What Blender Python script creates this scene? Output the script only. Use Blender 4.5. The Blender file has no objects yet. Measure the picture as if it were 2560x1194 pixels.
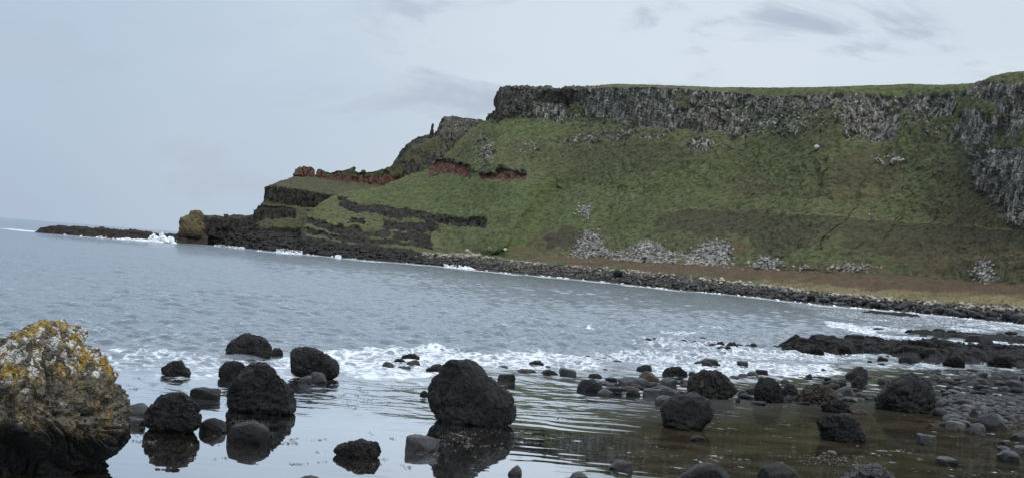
import bpy, bmesh, math
import numpy as np
from mathutils import Vector, Matrix

RNG = np.random.default_rng(7)
# ------------------------------------------------------------------ camera geometry
F, H = 3939.0, 6.5
ROLL = math.atan(0.078)
PITCH = math.atan(44.7 / F)
Fw = np.array([0, math.cos(PITCH), math.sin(PITCH)])
u0 = np.array([0, -math.sin(PITCH), math.cos(PITCH)]); r0 = np.array([1.0, 0, 0])
RI = math.cos(ROLL) * r0 + math.sin(ROLL) * u0
UP = -math.sin(ROLL) * r0 + math.cos(ROLL) * u0
CAM = np.array([0, 0, H])

def ray(px, py):
    px = np.asarray(px, float); py = np.asarray(py, float)
    return Fw + RI * ((px - 1280) / F)[..., None] + UP * ((597 - py) / F)[..., None]
def at(px, py, D):
    d = ray(px, py)
    return CAM + d * (np.asarray(D, float) / d[..., 1])[..., None]
def water(px, py):
    d = ray(px, py)
    return CAM + d * (-H / d[..., 2])[..., None]
def project(P):
    q = P - CAM
    z = q @ Fw
    z = np.where(np.abs(z) < 1e-6, 1e-6, z)
    return 1280 + (q @ RI) / z * F, 597 - (q @ UP) / z * F
def horizon(px): return 542 + 0.078 * np.asarray(px, float)

# ------------------------------------------------------------------ noise (numpy)
def _h(ix, iy, iz, s):
    h = (ix.astype(np.uint32) * np.uint32(374761393)) ^ (iy.astype(np.uint32) * np.uint32(668265263)) ^ (iz.astype(np.uint32) * np.uint32(2147483647 - 58)) ^ np.uint32((s * 974711 + 13) & 0xffffffff)
    h = (h ^ (h >> np.uint32(13))) * np.uint32(1274126177)
    h = (h ^ (h >> np.uint32(16))) * np.uint32(2246822519)
    h = h ^ (h >> np.uint32(15))
    return h.astype(np.float64) / 4294967295.0
def vnoise(P, s=0):
    f = np.floor(P); t = P - f; t = t * t * t * (t * (t * 6 - 15) + 10)
    i = f.astype(np.int64)
    r = 0
    for a in (0, 1):
        wx = t[:, 0] if a else 1 - t[:, 0]
        for b in (0, 1):
            wy = t[:, 1] if b else 1 - t[:, 1]
            for c in (0, 1):
                wz = t[:, 2] if c else 1 - t[:, 2]
                r = r + wx * wy * wz * _h(i[:, 0] + a, i[:, 1] + b, i[:, 2] + c, s)
    return r * 2 - 1
ROT = np.array([[0.0, 0.8, 0.6], [-0.8, 0.36, -0.48], [-0.6, -0.48, 0.64]])
def fbm(P, octv=4, s=0, g=0.5):
    r = 0; a = 1.0; n = 0
    for k in range(octv):
        r = r + a * vnoise(P, s + k); n += a; a *= g; P = P @ ROT.T * 2.03 + 11.7
    return r / n
def cell(P, s=0):
    i = np.floor(P).astype(np.int64)
    d1 = np.full(len(P), 9.0); d2 = d1.copy(); idr = np.zeros(len(P))
    for a in (-1, 0, 1):
        for b in (-1, 0, 1):
            for c in (-1, 0, 1):
                x, y, z = i[:, 0] + a, i[:, 1] + b, i[:, 2] + c
                dx = x + _h(x, y, z, s) - P[:, 0]; dy = y + _h(x, y, z, s + 1) - P[:, 1]; dz = z + _h(x, y, z, s + 2) - P[:, 2]
                d = np.sqrt(dx * dx + dy * dy + dz * dz)
                near = d < d1
                d2 = np.where(near, d1, np.minimum(d2, d))
                idr = np.where(near, _h(x, y, z, s + 3), idr)
                d1 = np.where(near, d, d1)
    return d1, d2, idr
def sm(a, b, x):
    t = np.clip((x - a) / (b - a), 0, 1); return t * t * (3 - 2 * t)

# ------------------------------------------------------------------ object helpers
SC = bpy.context.scene
COL = SC.collection
def new_mesh(name, V, Fc, mat, smooth=True, attrs=None):
    """V (n,3), Fc (m,k) equal sized faces"""
    me = bpy.data.meshes.new(name)
    V = np.ascontiguousarray(V, dtype=np.float32); Fc = np.ascontiguousarray(Fc, dtype=np.int32)
    m, k = Fc.shape
    me.vertices.add(len(V)); me.vertices.foreach_set('co', V.ravel())
    me.loops.add(m * k); me.loops.foreach_set('vertex_index', Fc.ravel())
    me.polygons.add(m); me.polygons.foreach_set('loop_start', np.arange(0, m * k, k, dtype=np.int32))
    me.polygons.foreach_set('use_smooth', np.full(m, smooth, dtype=bool))
    me.update(calc_edges=True)
    for an, A in (attrs or {}).items():
        ca = me.color_attributes.new(an, 'FLOAT_COLOR', 'POINT')
        B = np.ones((len(V), 4), np.float32); B[:, :A.shape[1]] = A
        ca.data.foreach_set('color', B.ravel())
    me.materials.append(mat)
    return me
def link(name, me, loc=(0, 0, 0), parent=None, **tags):
    o = bpy.data.objects.new(name, me); COL.objects.link(o); o.location = loc
    if parent: o.parent = parent
    for k, v in tags.items():
        if v: o[k] = v
    return o
def grid_faces(nu, nv, flip=False):
    i = np.arange(nu - 1)[:, None] * nv + np.arange(nv - 1)[None, :]
    Fc = np.stack([i, i + nv, i + nv + 1, i + 1], -1).reshape(-1, 4)
    return Fc[:, ::-1] if flip else Fc
_ico = {}
def ico(n):
    if n not in _ico:
        if n <= 5:
            bm = bmesh.new(); bmesh.ops.create_icosphere(bm, subdivisions=n, radius=1)
            V = np.array([v.co[:] for v in bm.verts]); Fc = np.array([[v.index for v in f.verts] for f in bm.faces]); bm.free()
        else:
            V0, F0 = ico(n - 1)
            E = np.sort(np.concatenate([F0[:, [0, 1]], F0[:, [1, 2]], F0[:, [2, 0]]]), 1)
            U, inv = np.unique(E, axis=0, return_inverse=True); inv = inv.reshape(-1)
            M = V0[U[:, 0]] + V0[U[:, 1]]; M /= np.linalg.norm(M, axis=1)[:, None]
            V = np.concatenate([V0, M]); m = len(F0); b = len(V0)
            e0, e1, e2 = inv[:m] + b, inv[m:2 * m] + b, inv[2 * m:] + b
            Fc = np.concatenate([np.stack([F0[:, 0], e0, e2], 1), np.stack([F0[:, 1], e1, e0], 1), np.stack([F0[:, 2], e2, e1], 1), np.stack([e0, e1, e2], 1)])
        V = V / np.linalg.norm(V, axis=1)[:, None]
        _ico[n] = (V, Fc)
    return _ico[n]

# ------------------------------------------------------------------ material helpers
class N:
    def __init__(s, name):
        s.m = bpy.data.materials.new(name); s.m.use_nodes = True; s.t = s.m.node_tree; s.t.nodes.clear()
        s.out = s.t.nodes.new('ShaderNodeOutputMaterial')
    def n(s, typ, **kw):
        x = s.t.nodes.new('ShaderNode' + typ)
        for k, v in kw.items():
            if k.startswith('_'): setattr(x, k[1:], v)
            else:
                key = int(k[1:]) if k[0] == 'i' and k[1:].isdigit() else k.replace('__', ' ')
                if hasattr(v, 'node'): s.t.links.new(v, x.inputs[key])
                else: x.inputs[key].default_value = v
        return x
    def noise(s, vec, scale, detail=4, rough=0.55, dist=0.0):
        return s.n('TexNoise', Vector=vec, Scale=scale, Detail=detail, Roughness=rough, Distortion=dist).outputs['Fac']
    def ramp(s, fac, lo, hi, a=0.0, b=1.0):
        return s.n('MapRange', i0=fac, i1=lo, i2=hi, i3=a, i4=b, _interpolation_type='SMOOTHSTEP').outputs[0]
    def mix(s, fac, a, b, mode='MIX'):
        x = s.t.nodes.new('ShaderNodeMix'); x.data_type = 'RGBA'; x.blend_type = mode
        for sock, v in ((0, fac), (6, a), (7, b)):
            if hasattr(v, 'node'): s.t.links.new(v, x.inputs[sock])
            else: x.inputs[sock].default_value = v if sock == 0 else (*v, 1)
        return x.outputs[2]
    def math(s, op, a, b=0.0, c=0.0):
        x = s.t.nodes.new('ShaderNodeMath'); x.operation = op
        for k, v in enumerate((a, b, c)):
            if hasattr(v, 'node'): s.t.links.new(v, x.inputs[k])
            else: x.inputs[k].default_value = v
        return x.outputs[0]
    def geo(s): return s.n('NewGeometry').outputs['Position']
    def obj(s): return s.n('TexCoord').outputs['Object']
    def scale(s, vec, sc):
        return s.n('Mapping', Vector=vec, Scale=sc).outputs[0]
    def sep(s, col):
        return s.n('SeparateColor', Color=col).outputs
    def attr(s, name): return s.n('Attribute', _attribute_name=name, _attribute_type='GEOMETRY').outputs['Color']
    def bump(s, h, dist, strength=1.0):
        return s.n('Bump', Height=h, Distance=dist, Strength=strength).outputs[0]
    def finish(s, color, rough, normal=None, spec=0.3):
        p = s.n('BsdfPrincipled')
        for k, v in (('Base Color', color), ('Roughness', rough), ('Normal', normal), ('Specular IOR Level', spec)):
            if v is None: continue
            if hasattr(v, 'node'): s.t.links.new(v, p.inputs[k])
            else: p.inputs[k].default_value = (*v, 1) if isinstance(v, tuple) else v
        s.t.links.new(p.outputs[0], s.out.inputs[0])
        return s.m

def mat_terrain():
    s = N('coastal_terrain'); g = s.geo()
    A = s.sep(s.attr('zone_a')); B = s.sep(s.attr('zone_b'))   # a: rock, bracken, reed ; b: red, dark, light
    n1 = s.noise(g, 0.05, 6, 0.6); n2 = s.noise(g, 0.35, 5, 0.65); n3 = s.noise(g, 1.6, 3, 0.6)
    hs = s.noise(s.scale(g, (0.25, 0.5, 1.5)), 0.80, 5, 0.78)
    Bg = s.sep(s.attr('zone_c'))
    grass = s.mix(s.ramp(n1, .35, .65), (.098, .108, .052), (.120, .132, .058))
    grass = s.mix(s.ramp(n2, .38, .68), grass, (.155, .165, .078))
    grass = s.mix(Bg[0], grass, s.mix(s.ramp(n2, .35, .65), (.080, .110, .042), (.130, .165, .062)))
    grass = s.mix(s.ramp(hs, .49, .60, 0, .88), grass, (.044, .047, .026))
    grass = s.mix(s.ramp(n3, .54, .72, 0, .45), grass, (.20, .20, .11))
    heath = s.mix(s.ramp(n2, .35, .65), (.070, .058, .042), (.055, .062, .036))
    heath = s.mix(s.ramp(n3, .45, .7), heath, (.110, .090, .055))
    heath = s.mix(s.ramp(hs, .50, .62, 0, .8), heath, (.030, .030, .022))
    brack = s.mix(s.ramp(n2, .35, .65), (.110, .074, .050), (.160, .110, .072))
    brack = s.mix(s.ramp(n3, .5, .75), brack, (.105, .088, .045))
    reed = s.mix(s.ramp(s.noise(s.scale(g, (1.5, .5, .3)), .8, 4, .7), .38, .62), (.16, .145, .070), (.31, .25, .135))
    col = s.mix(A[1], grass, brack)
    col = s.mix(A[2], col, reed)
    col = s.mix(B[1], col, heath)
    # rock
    cols = s.noise(s.scale(g, (1, 1, .12)), .45, 4, .75)
    fl = s.noise(s.scale(g, (1, 1, .22)), .85, 4, .72)
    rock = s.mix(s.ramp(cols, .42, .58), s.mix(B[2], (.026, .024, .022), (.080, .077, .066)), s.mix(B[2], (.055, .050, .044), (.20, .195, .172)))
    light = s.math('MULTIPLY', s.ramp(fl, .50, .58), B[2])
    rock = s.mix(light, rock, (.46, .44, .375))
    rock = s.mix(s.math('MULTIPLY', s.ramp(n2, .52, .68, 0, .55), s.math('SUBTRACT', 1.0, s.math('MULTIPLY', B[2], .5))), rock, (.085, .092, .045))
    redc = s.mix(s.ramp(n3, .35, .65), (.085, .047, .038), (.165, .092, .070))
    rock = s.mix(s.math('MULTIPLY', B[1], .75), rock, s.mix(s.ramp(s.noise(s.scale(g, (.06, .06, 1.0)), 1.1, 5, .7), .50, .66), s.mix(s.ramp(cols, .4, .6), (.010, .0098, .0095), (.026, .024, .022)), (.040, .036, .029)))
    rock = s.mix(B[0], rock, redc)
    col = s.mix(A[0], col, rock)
    h = s.math('ADD', s.math('MULTIPLY', n3, .6), s.noise(g, 4, 3, .7))
    return s.finish(col, .9, s.bump(h, .9, .9), .15)

def mat_basalt(name, a, b, rough=.42, lich=0.0, scale=1.0, bd=.06, spec=.5):
    s = N(name); g = s.geo()
    n1 = s.noise(g, 1.3 * scale, 6, .65); n2 = s.noise(g, 7 * scale, 5, .7)
    gw = s.n('VectorMath', _operation='ADD', i0=g, i1=s.n('VectorMath', _operation='SCALE', i0=s.n('TexNoise', Vector=g, Scale=1.4 * scale, Detail=4.0).outputs['Color'], Scale=1.6 / scale).outputs[0]).outputs[0]
    v = s.n('TexVoronoi', Vector=gw, Scale=1.3 * scale, _feature='DISTANCE_TO_EDGE').outputs['Distance']
    col = s.mix(s.ramp(n1, .35, .65), a, b)
    col = s.mix(s.ramp(n2, .55, .72, 0, .6), col, tuple(min(1, x * 1.9) for x in b))
    col = s.mix(s.ramp(v, 0, .018, .6, 0), col, tuple(x * .5 for x in a))
    if lich:
        col = s.mix(s.ramp(s.noise(g, 2.1, 5, .7), .60, .68, 0, lich), col, (.14, .10, .03))
    h = s.math('ADD', s.math('MULTIPLY', s.ramp(v, 0, .03), .35), s.math('MULTIPLY', n2, 1.4))
    return s.finish(col, s.ramp(n2, .3, .7, rough - .12, rough + .2), s.bump(h, bd, .9), spec)

MT = mat_terrain()
M_BLACK = mat_basalt('black_basalt', (.0048, .0047, .0052), (.0160, .0152, .0150), .42, 0, 1, .09, .17)
M_LEDGE = mat_basalt('ledge_basalt', (.0045, .0043, .0045), (.015, .0135, .012), .5, 0, 1, .10, .06)
M_BLACKL = mat_basalt('black_basalt_with_lichen', (.0065, .0062, .0065), (.021, .019, .0175), .42, .55, 1, .09, .20)
M_GREY = mat_basalt('grey_wet_stone', (.010, .0102, .011), (.028, .028, .029), .36, 0, .8, .04, .28)
M_BROWN = mat_basalt('brown_grey_stone', (.018, .015, .013), (.042, .034, .028), .45, 0, .9, .04, .15)
M_PALE = mat_basalt('pale_grey_stone', (.040, .041, .042), (.080, .080, .077), .45, 0, .8, .02, .2)

# ------------------------------------------------------------------ shoreline (photo px -> waterline y)
SX = [-200, 95, 150, 300, 450, 560, 640, 700, 800, 850, 900, 1000, 1090, 1180, 1290, 1400, 1500, 1600, 1700, 1800, 1900, 2000, 2100, 2200, 2300, 2400, 2500, 2560, 3000]
SY = [560, 582, 585, 596, 604, 614, 623, 629, 637, 643, 648, 655, 662, 672, 683, 692, 702, 713, 724, 732, 742, 755, 765, 772, 782, 793, 803, 810, 856]
def shore_y(px): return np.interp(px, SX, SY)
def shoreD(px): return water(px, shore_y(px))[..., 1]
_sx = np.linspace(-200, 3000, 161); _sd = shoreD(_sx)
_sd = np.convolve(np.pad(_sd, 6, mode='edge'), np.ones(13) / 13, 'valid')
def sD(px): return np.interp(px, _sx, _sd)

# ------------------------------------------------------------------ zone painting (what grows / crops out where)
def blob(px, py, cx, cy, rx, ry, n, k=.35, rot=0.0):
    dx = (px - cx); dy = (py - cy)
    if rot:
        c, s_ = math.cos(math.radians(rot)), math.sin(math.radians(rot)); dx, dy = dx * c + dy * s_, -dx * s_ + dy * c
    d = np.sqrt((dx / rx) ** 2 + (dy / ry) ** 2) + n * k
    return 1 - sm(.8, 1.1, d)
def band(px, py, pts, th, n, k=.5):
    xs = [p[0] for p in pts]; ys = [p[1] for p in pts]
    c = np.interp(px, xs, ys)
    w = np.where((px > xs[0]) & (px < xs[-1]), 1.0, 0.0) * np.minimum(1, np.minimum(px - xs[0], xs[-1] - px) / 14.0).clip(0, 1)
    d = np.abs(py - c) / (th * .5) + n * k
    return (1 - sm(.8, 1.1, d)) * sm(.0, .5, w)

def green_fn(px, py, V):
    n = fbm(V * .05, 4, 150) * .8 + fbm(V * .2, 3, 155) * .5
    g = np.maximum(blob(px, py, 1180, 500, 260, 80, n, .8) * .9, blob(px, py, 1330, 590, 190, 60, n, .8, -20) * .9)
    for cx, cy, rx, ry, a in ((700, 561, 80, 16, .3), (1900, 540, 200, 60, .3), (1700, 440, 300, 60, .3), (2350, 225, 250, 22, .6), (1600, 560, 120, 60, .5), (2260, 640, 120, 40, .6), (1340, 330, 120, 26, .6), (1480, 266, 60, 30, .8), (1960, 390, 120, 40, .4)):
        g = np.maximum(g, blob(px, py, cx, cy, rx, ry, n, .8) * a)
    gs = band(px, py, [(1200, 650), (1300, 652), (1360, 658), (1420, 664)], 12, n, .6) + band(px, py, [(1480, 670), (1600, 682), (1680, 690)], 12, n, .6) + band(px, py, [(1690, 695), (1800, 705), (1900, 712), (1960, 720)], 16, n, .6)
    return np.maximum(g, gs).clip(0, 1)

def finish_sheet(name, P, zone_fn, nrm_flip=False, tags=None, rough=1.0):
    nu, nv = P.shape[:2]
    V = P.reshape(-1, 3)
    px, py = project(V)
    du = np.gradient(P, axis=0); dv = np.gradient(P, axis=1)
    Nn = np.cross(du, dv).reshape(-1, 3); L = np.linalg.norm(Nn, axis=1)[:, None]; Nn = Nn / np.maximum(L, 1e-9)
    Nn = np.where((Nn @ np.array([0, -1, .6]))[:, None] < 0, -Nn, Nn)
    ZR = zone_fn(px, py, V); A, B, recess = ZR[:3]; dw = ZR[3] if len(ZR) > 3 else 1.0
    Cc = np.zeros((len(V), 3)); Cc[:, 0] = green_fn(px, py, V)
    rock = A[:, 0]
    land = sm(-1.5, 1.5, V[:, 2])
    # rolling gullies + tussocks on the grass
    base = fbm(V * np.array([.030, .012, .010]), 4, 5) * 7.0 + fbm(V * .12, 3, 9) * 1.6
    fine = fbm(V * .42, 4, 21, .6) * 1.0 + fbm(V * 1.3, 2, 33) * .35
    fade = np.ones((nu, nv)); 
    d = (base * .5 * (1 - rock * .4) + fine * (1 - .3 * rock)) * land * rough
    if name == 'hillside':
        cr = np.interp(px, [k[0] for k in CREST], [k[1] for k in CREST]); d = d * (1 - .85 * (1 - sm(-1, 14, py - cr)) * sm(1440, 1500, px))
    V = V + Nn * d[:, None]
    r = rock > .05
    if r.any():
        Q = V[r]
        wrp = fbm(Q * .25, 2, 41)[:, None] * .8
        d1, d2, idr = cell((Q + wrp) * np.array([.42, .42, .045]), 51)
        e1, e2, jdr = cell(Q * np.array([.12, .12, .05]) + 7, 61)
        k1, k2, kd = cell(Q * np.array([.9, .9, .22]) + 3, 71)
        dd = (idr - .5) * 2.6 + (jdr - .5) * 3.0 - (1 - sm(0, .18, d2 - d1)) * .9 + (kd - .5) * .9
        hn = Nn[r] * np.array([1, 1, .5]); 
        V[r] = V[r] + hn * (dd * (rock * dw)[r] * rough)[:, None]
    V[:, 1] += recess
    me = new_mesh(name, V, grid_faces(nu, nv), MT, True, {'zone_a': A, 'zone_b': B, 'zone_c': Cc})
    o = link(name, me, **(tags or {}))
    return o, V.reshape(nu, nv, 3)

def sheet_points(px0, px1, step, rows):
    """rows: list of (mode, ...) ; 'y': (ykeys, Dkeys(absolute list) , n) ; 'off': (dY, dz, n) ; returns (nu,nv,3)"""
    px = np.arange(px0, px1 + .1, step)
    lines = []; ns = []
    for r in rows:
        if r[0] == 'y':
            y = np.interp(px, [k[0] for k in r[1]], [k[1] for k in r[1]])
            D = r[2](px)
            lines.append(at(px, y, D))
        elif r[0] == 'z':          # at shoreline-type row: y keys, D fn, fixed z
            y = np.interp(px, [k[0] for k in r[1]], [k[1] for k in r[1]])
            p = at(px, y, r[2](px)); p[:, 2] = r[4]; lines.append(p)
        elif r[0] == 'off':
            p = lines[-1].copy(); p[:, 1] += r[1]
            if r[2] is not None: p[:, 2] += r[2]
            p[:, 0] *= (p[:, 1] / lines[-1][:, 1])
            lines.append(p)
        elif r[0] == 'sea':
            p = lines[-1].copy(); p[:, 0] *= (p[:, 1] + r[1]) / p[:, 1]; p[:, 1] += r[1]; p[:, 2] = r[2]
            lines.append(p)
        ns.append(r[3])
    out = [lines[0][:, None]]
    for a, b, n in zip(lines[:-1], lines[1:], ns[1:]):
        t = (np.arange(1, n + 1) / n)[None, :, None]
        out.append(a[:, None] * (1 - t) + b[:, None] * t)
    return np.concatenate(out, 1)
SHY = list(zip(SX, SY))
def Dk(*keys):
    return lambda px: np.interp(px, [k[0] for k in keys], [k[1] for k in keys])
def Ds(*keys):
    return lambda px: sD(px) + np.interp(px, [k[0] for k in keys], [k[1] for k in keys])

# ------------------------------------------------------------------ MAIN HILLSIDE
CREST = [(752, 600), (762, 560), (766, 546), (800, 515), (830, 493), (880, 480), (950, 469), (1000, 450), (1050, 433), (1075, 424), (1085, 405), (1110, 394), (1160, 346), (1205, 306), (1216, 302), (1238, 275), (1243, 245), (1252, 216), (1270, 210), (1310, 212), (1370, 216), (1395, 222), (1405, 222), (1415, 217), (1465, 221), (1480, 214), (1540, 210), (1600, 211), (1680, 214), (1800, 217), (1900, 217), (2000, 218), (2100, 218), (2200, 214), (2275, 210), (2350, 214), (2430, 210), (2455, 205), (2480, 192), (2520, 182), (2560, 178), (2700, 165), (3000, 150)]
TOP = [(752, 600), (762, 562), (766, 549), (800, 519), (830, 498), (880, 486), (950, 477), (1000, 461), (1050, 447), (1110, 412), (1160, 362), (1205, 315), (1216, 306), (1238, 280), (1243, 252), (1252, 222), (1270, 216), (1400, 227), (1500, 219), (1600, 218), (1700, 222), (1800, 226), (1900, 232), (2000, 237), (2100, 241), (2250, 246), (2340, 241), (2400, 236), (2450, 226), (2500, 215), (2560, 210), (3000, 190)]
FOOT = [(752, 600), (762, 564), (766, 553), (800, 524), (830, 503), (880, 494), (950, 487), (1000, 475), (1050, 460), (1110, 430), (1160, 380), (1205, 327), (1216, 316), (1240, 300), (1300, 292), (1400, 303), (1500, 306), (1600, 316), (1700, 320), (1860, 330), (1900, 300), (2000, 290), (2100, 300), (2200, 350), (2300, 310), (2400, 360), (2480, 350), (2560, 370), (3000, 400)]
MID = [(752, 602), (762, 572), (766, 566), (830, 540), (900, 545), (1000, 545), (1100, 520), (1216, 440), (1400, 460), (1600, 480), (1900, 490), (2200, 510), (2400, 560), (2560, 575), (3000, 610)]
BACK = [(752, 604), (760, 590), (900, 603), (1000, 617), (1060, 628), (1100, 631), (1200, 629), (1250, 634), (1400, 642), (1500, 644), (1600, 650), (1700, 657), (1800, 662), (1900, 675), (2000, 682), (2200, 690), (2400, 701), (2560, 712), (3000, 745)]
BEACH = [(752, 612), (760, 606), (900, 623), (1000, 635), (1060, 640), (1100, 642), (1200, 642), (1300, 655), (1400, 665), (1500, 673), (1600, 682), (1700, 693), (1800, 702), (1900, 715), (2000, 728), (2100, 738), (2200, 747), (2300, 757), (2400, 765), (2500, 773), (2560, 778), (3000, 818)]
CT = Ds((752, 75), (830, 150), (950, 190), (1100, 225), (1205, 240), (1300, 235), (1600, 215), (1900, 205), (2200, 190), (2400, 165), (2560, 140), (3000, 120))
CF = Ds((752, 72), (830, 138), (950, 175), (1100, 205), (1205, 222), (1300, 222), (1600, 203), (1900, 190), (2200, 172), (2400, 148), (2560, 122), (3000, 104))
CM = Ds((752, 65), (830, 100), (950, 115), (1100, 130), (1216, 155), (1300, 160), (1600, 155), (1900, 150), (2200, 140), (2400, 122), (2560, 104), (3000, 90))
CB = Ds((752, 45), (900, 55), (1060, 60), (1240, 75), (1600, 90), (2000, 100), (2400, 92), (2560, 82), (3000, 72))
CBe = Ds((752, 20), (900, 22), (1060, 26), (1240, 32), (1600, 36), (2000, 36), (2560, 30), (3000, 30))

def zone_main(px, py, V):
    w1 = fbm(V * .06, 4, 101); w2 = fbm(V * .25, 4, 111); w3 = fbm(V * .8, 3, 121)
    n = w1 * .6 + w2 * .6
    qx = px + w1 * 14; qy = py + w2 * 7
    Z = np.zeros(len(px)); rock = Z.copy(); red = Z.copy(); light = Z.copy() + .35; dark = Z.copy(); br = Z.copy(); reed = Z.copy(); rec = Z.copy()
    top = np.interp(px, [k[0] for k in TOP], [k[1] for k in TOP])
    # the columnar cliff under the plateau edge
    fx = [1205, 1216, 1240, 1300, 1335, 1345, 1425, 1445, 1500, 1560, 1650, 1750, 1830, 1862, 1872, 1890, 2000, 2100, 2115, 2160, 2175, 2240, 2255, 2300, 2335, 2380, 2400, 2470, 2500, 2560, 3000]
    fy = [306, 306, 296, 288, 290, 302, 304, 286, 296, 312, 324, 328, 336, 344, 310, 284, 276, 280, 308, 335, 355, 345, 278, 262, 268, 292, 250, 245, 250, 262, 262]
    foot = np.interp(px, fx, fy) + w1 * 16 + w2 * 12 + w3 * 5
    cl = sm(-2, 2, qy * 0 + py - top + w2 * 4) * sm(-3, 3, foot - py) * (px > 1200)
    cl = np.maximum(cl, ((px > 1205) & (px < 1500) & (py < foot)) * 1.0)
    rock = np.maximum(rock, cl * (1 - .75 * blob(px, py, 1708, 250, 16, 22, w2, .6)) * (1 - .6 * blob(px, py, 1440, 278, 26, 16, w2, .6, -45)))
    rock *= 1 - .8 * sm(.22, .42, w2 + .25 * w1) * sm(1500, 1600, px) * sm(240, 262, py)
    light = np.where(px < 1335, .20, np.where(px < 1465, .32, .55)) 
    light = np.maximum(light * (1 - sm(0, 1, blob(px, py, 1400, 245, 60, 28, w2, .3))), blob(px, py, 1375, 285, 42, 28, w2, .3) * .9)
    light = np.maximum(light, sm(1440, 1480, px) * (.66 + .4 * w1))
    # columns on the right
    for cx, cy, rx, ry, lt in ((2140, 305, 28, 40, .6), (2205, 310, 38, 48, .8), (2440, 325, 48, 44, .9), (2530, 290, 40, 50, .5), (2330, 266, 66, 30, .6), (2490, 232, 60, 24, .5)):
        b = blob(px, py, cx, cy, rx, ry, n, .5); rock = np.maximum(rock, b); light = np.maximum(light, b * lt)
    pts_l = np.interp(py, [368, 385, 400, 430, 470, 500, 530, 560, 578, 600], [2450, 2425, 2415, 2412, 2432, 2470, 2495, 2515, 2560, 2700])
    big = sm(-4, 4, px - pts_l + w2 * 10) * sm(368, 376, py + w1 * 14) * (1 - sm(574, 582, py - (px - 2540) * .12 + w3 * 6))
    rock = np.maximum(rock, big); light = np.maximum(light, big * .95)
    rec = rec - big * 7.0
    # scattered outcrops
    def speck(cx, cy, rx, ry, t0, lt=.9, rot=0):
        nonlocal rock, light
        b = blob(px, py, cx, cy, rx, ry, w1, .4, rot) * sm(t0, t0 + .12, w3 * .7 + w2 * .6)
        rock = np.maximum(rock, b); light = np.maximum(light, b * lt)
    speck(1980, 308, 125, 36, .0); speck(1490, 346, 115, 17, -.08, .9, -6); speck(1750, 360, 42, 17, -.2, 1); speck(2130, 310, 60, 50, .0); speck(2290, 300, 90, 40, .1); speck(2420, 330, 60, 60, .0, .9)
    speck(1815, 362, 20, 12, .05, 1); speck(1215, 375, 22, 42, -.15, .7, 12); speck(2300, 320, 70, 30, .15); speck(2500, 330, 60, 45, .1, .8)
    speck(1560, 300, 220, 22, .05, .6); speck(1320, 375, 50, 20, .22); speck(1640, 345, 40, 10, .1); speck(2210, 405, 40, 12, .28, 1)
    # scree
    scr = Z.copy()
    for cx, cy, rx, ry in ((1472, 612, 28, 34), (1480, 630, 52, 12), (1540, 634, 30, 7), (1610, 622, 42, 20), (1640, 638, 70, 14), (1770, 640, 55, 16), (1795, 622, 30, 20), (1918, 655, 34, 13), (2135, 670, 55, 7), (2465, 672, 18, 20), (2475, 695, 18, 12), (1466, 530, 12, 16)):
        b = blob(px, py, cx, cy, rx, ry, w2 * 1.3 + w3 * .8, .7); rock = np.maximum(rock, b * .85); light = np.maximum(light, b); scr = np.maximum(scr, b)
    # red beds
    rd = band(px, py, [(1068, 428), (1095, 418), (1130, 420), (1160, 428), (1180, 434)], 32, w2, .5)
    rd = np.maximum(rd, band(px, py, [(1195, 440), (1240, 443), (1262, 440), (1320, 445)], 16, w2, .8))
    rd = np.maximum(rd, blob(px, py, 1262, 440, 26, 17, w2, .4))
    rock = np.maximum(rock, rd); red = np.maximum(red, rd); rec += rd * 4
    # rim of dark rock above red bed
    b = band(px, py, [(1085, 402), (1120, 398), (1150, 412), (1200, 432), (1250, 420), (1320, 436)], 7, w2, .8); rock = np.maximum(rock, b)
    # dark lava ledges of the lower terraces
    tb = Z.copy(); wob = fbm(np.stack([px / 38, py / 60, Z], 1), 3, 170) * 4; thk = .88 + .42 * fbm(np.stack([px / 26, py / 14, Z + 3], 1), 3, 175)
    for pts, th in (([(843, 503), (893, 523), (948, 528), (1019, 537), (1060, 545), (1100, 548), (1145, 556), (1212, 552)], 24),
                    ([(868, 552), (900, 556), (915, 560)], 14), ([(953, 560), (990, 566), (1031, 576), (1060, 572), (1102, 568)], 24),
                    ([(760, 552), (790, 562), (826, 573), (880, 582), (918, 586), (980, 592)], 21), ([(980, 594), (1030, 598), (1080, 600)], 20),
                    ([(760, 578), (830, 592), (893, 602), (977, 611), (1085, 618)], 13), ([(1130, 548), (1175, 556), (1215, 552)], 13)):
        tb = np.maximum(tb, band(px + w2 * 10, py + wob, pts, th * 1.2 * thk.clip(.55, 1.5), w2 * .75 + w1 * .15, .5))
    sp_ = np.exp(-((px - (1215 + (640 - py) * .62)) / 46) ** 2) * sm(400, 470, py) * sm(650, 610, py) - .8 * np.exp(-((px - (1300 + (640 - py) * .62)) / 50) ** 2) * sm(430, 500, py) * sm(655, 610, py); rec -= sp_ * 13
    rock = np.maximum(rock, tb); light = np.where(tb > .2, .12, light); rec += tb * 1.6; dark = np.maximum(dark, tb * .7)
    # wave cut shelf at the water
    low = np.interp(px, [700, 760, 900, 1000, 1060, 1120, 1160], [560, 591, 612, 624, 632, 646, 690])
    lo = sm(-2, 3, py - low + w2 * 6) * (px < 1190)
    rock = np.maximum(rock, lo); light = np.where(lo > .3, .10, light)
    be = np.interp(px, [k[0] for k in BEACH], [k[1] for k in BEACH])
    bb = sm(-3, 2, py - be + w2 * 5) * (px > 1060)
    rock = np.maximum(rock, bb); light = np.where(bb > .3, .15 + .35 * (py < be + 7), light)
    # bracken and reeds on the raised beach
    ba = np.interp(px, [k[0] for k in BACK], [k[1] for k in BACK])
    br = sm(-6, 4, py - ba + w2 * 8) * sm(1260, 1340, px + w1 * 40) * (1 - .25 * sm(.1, .4, w2))
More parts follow.
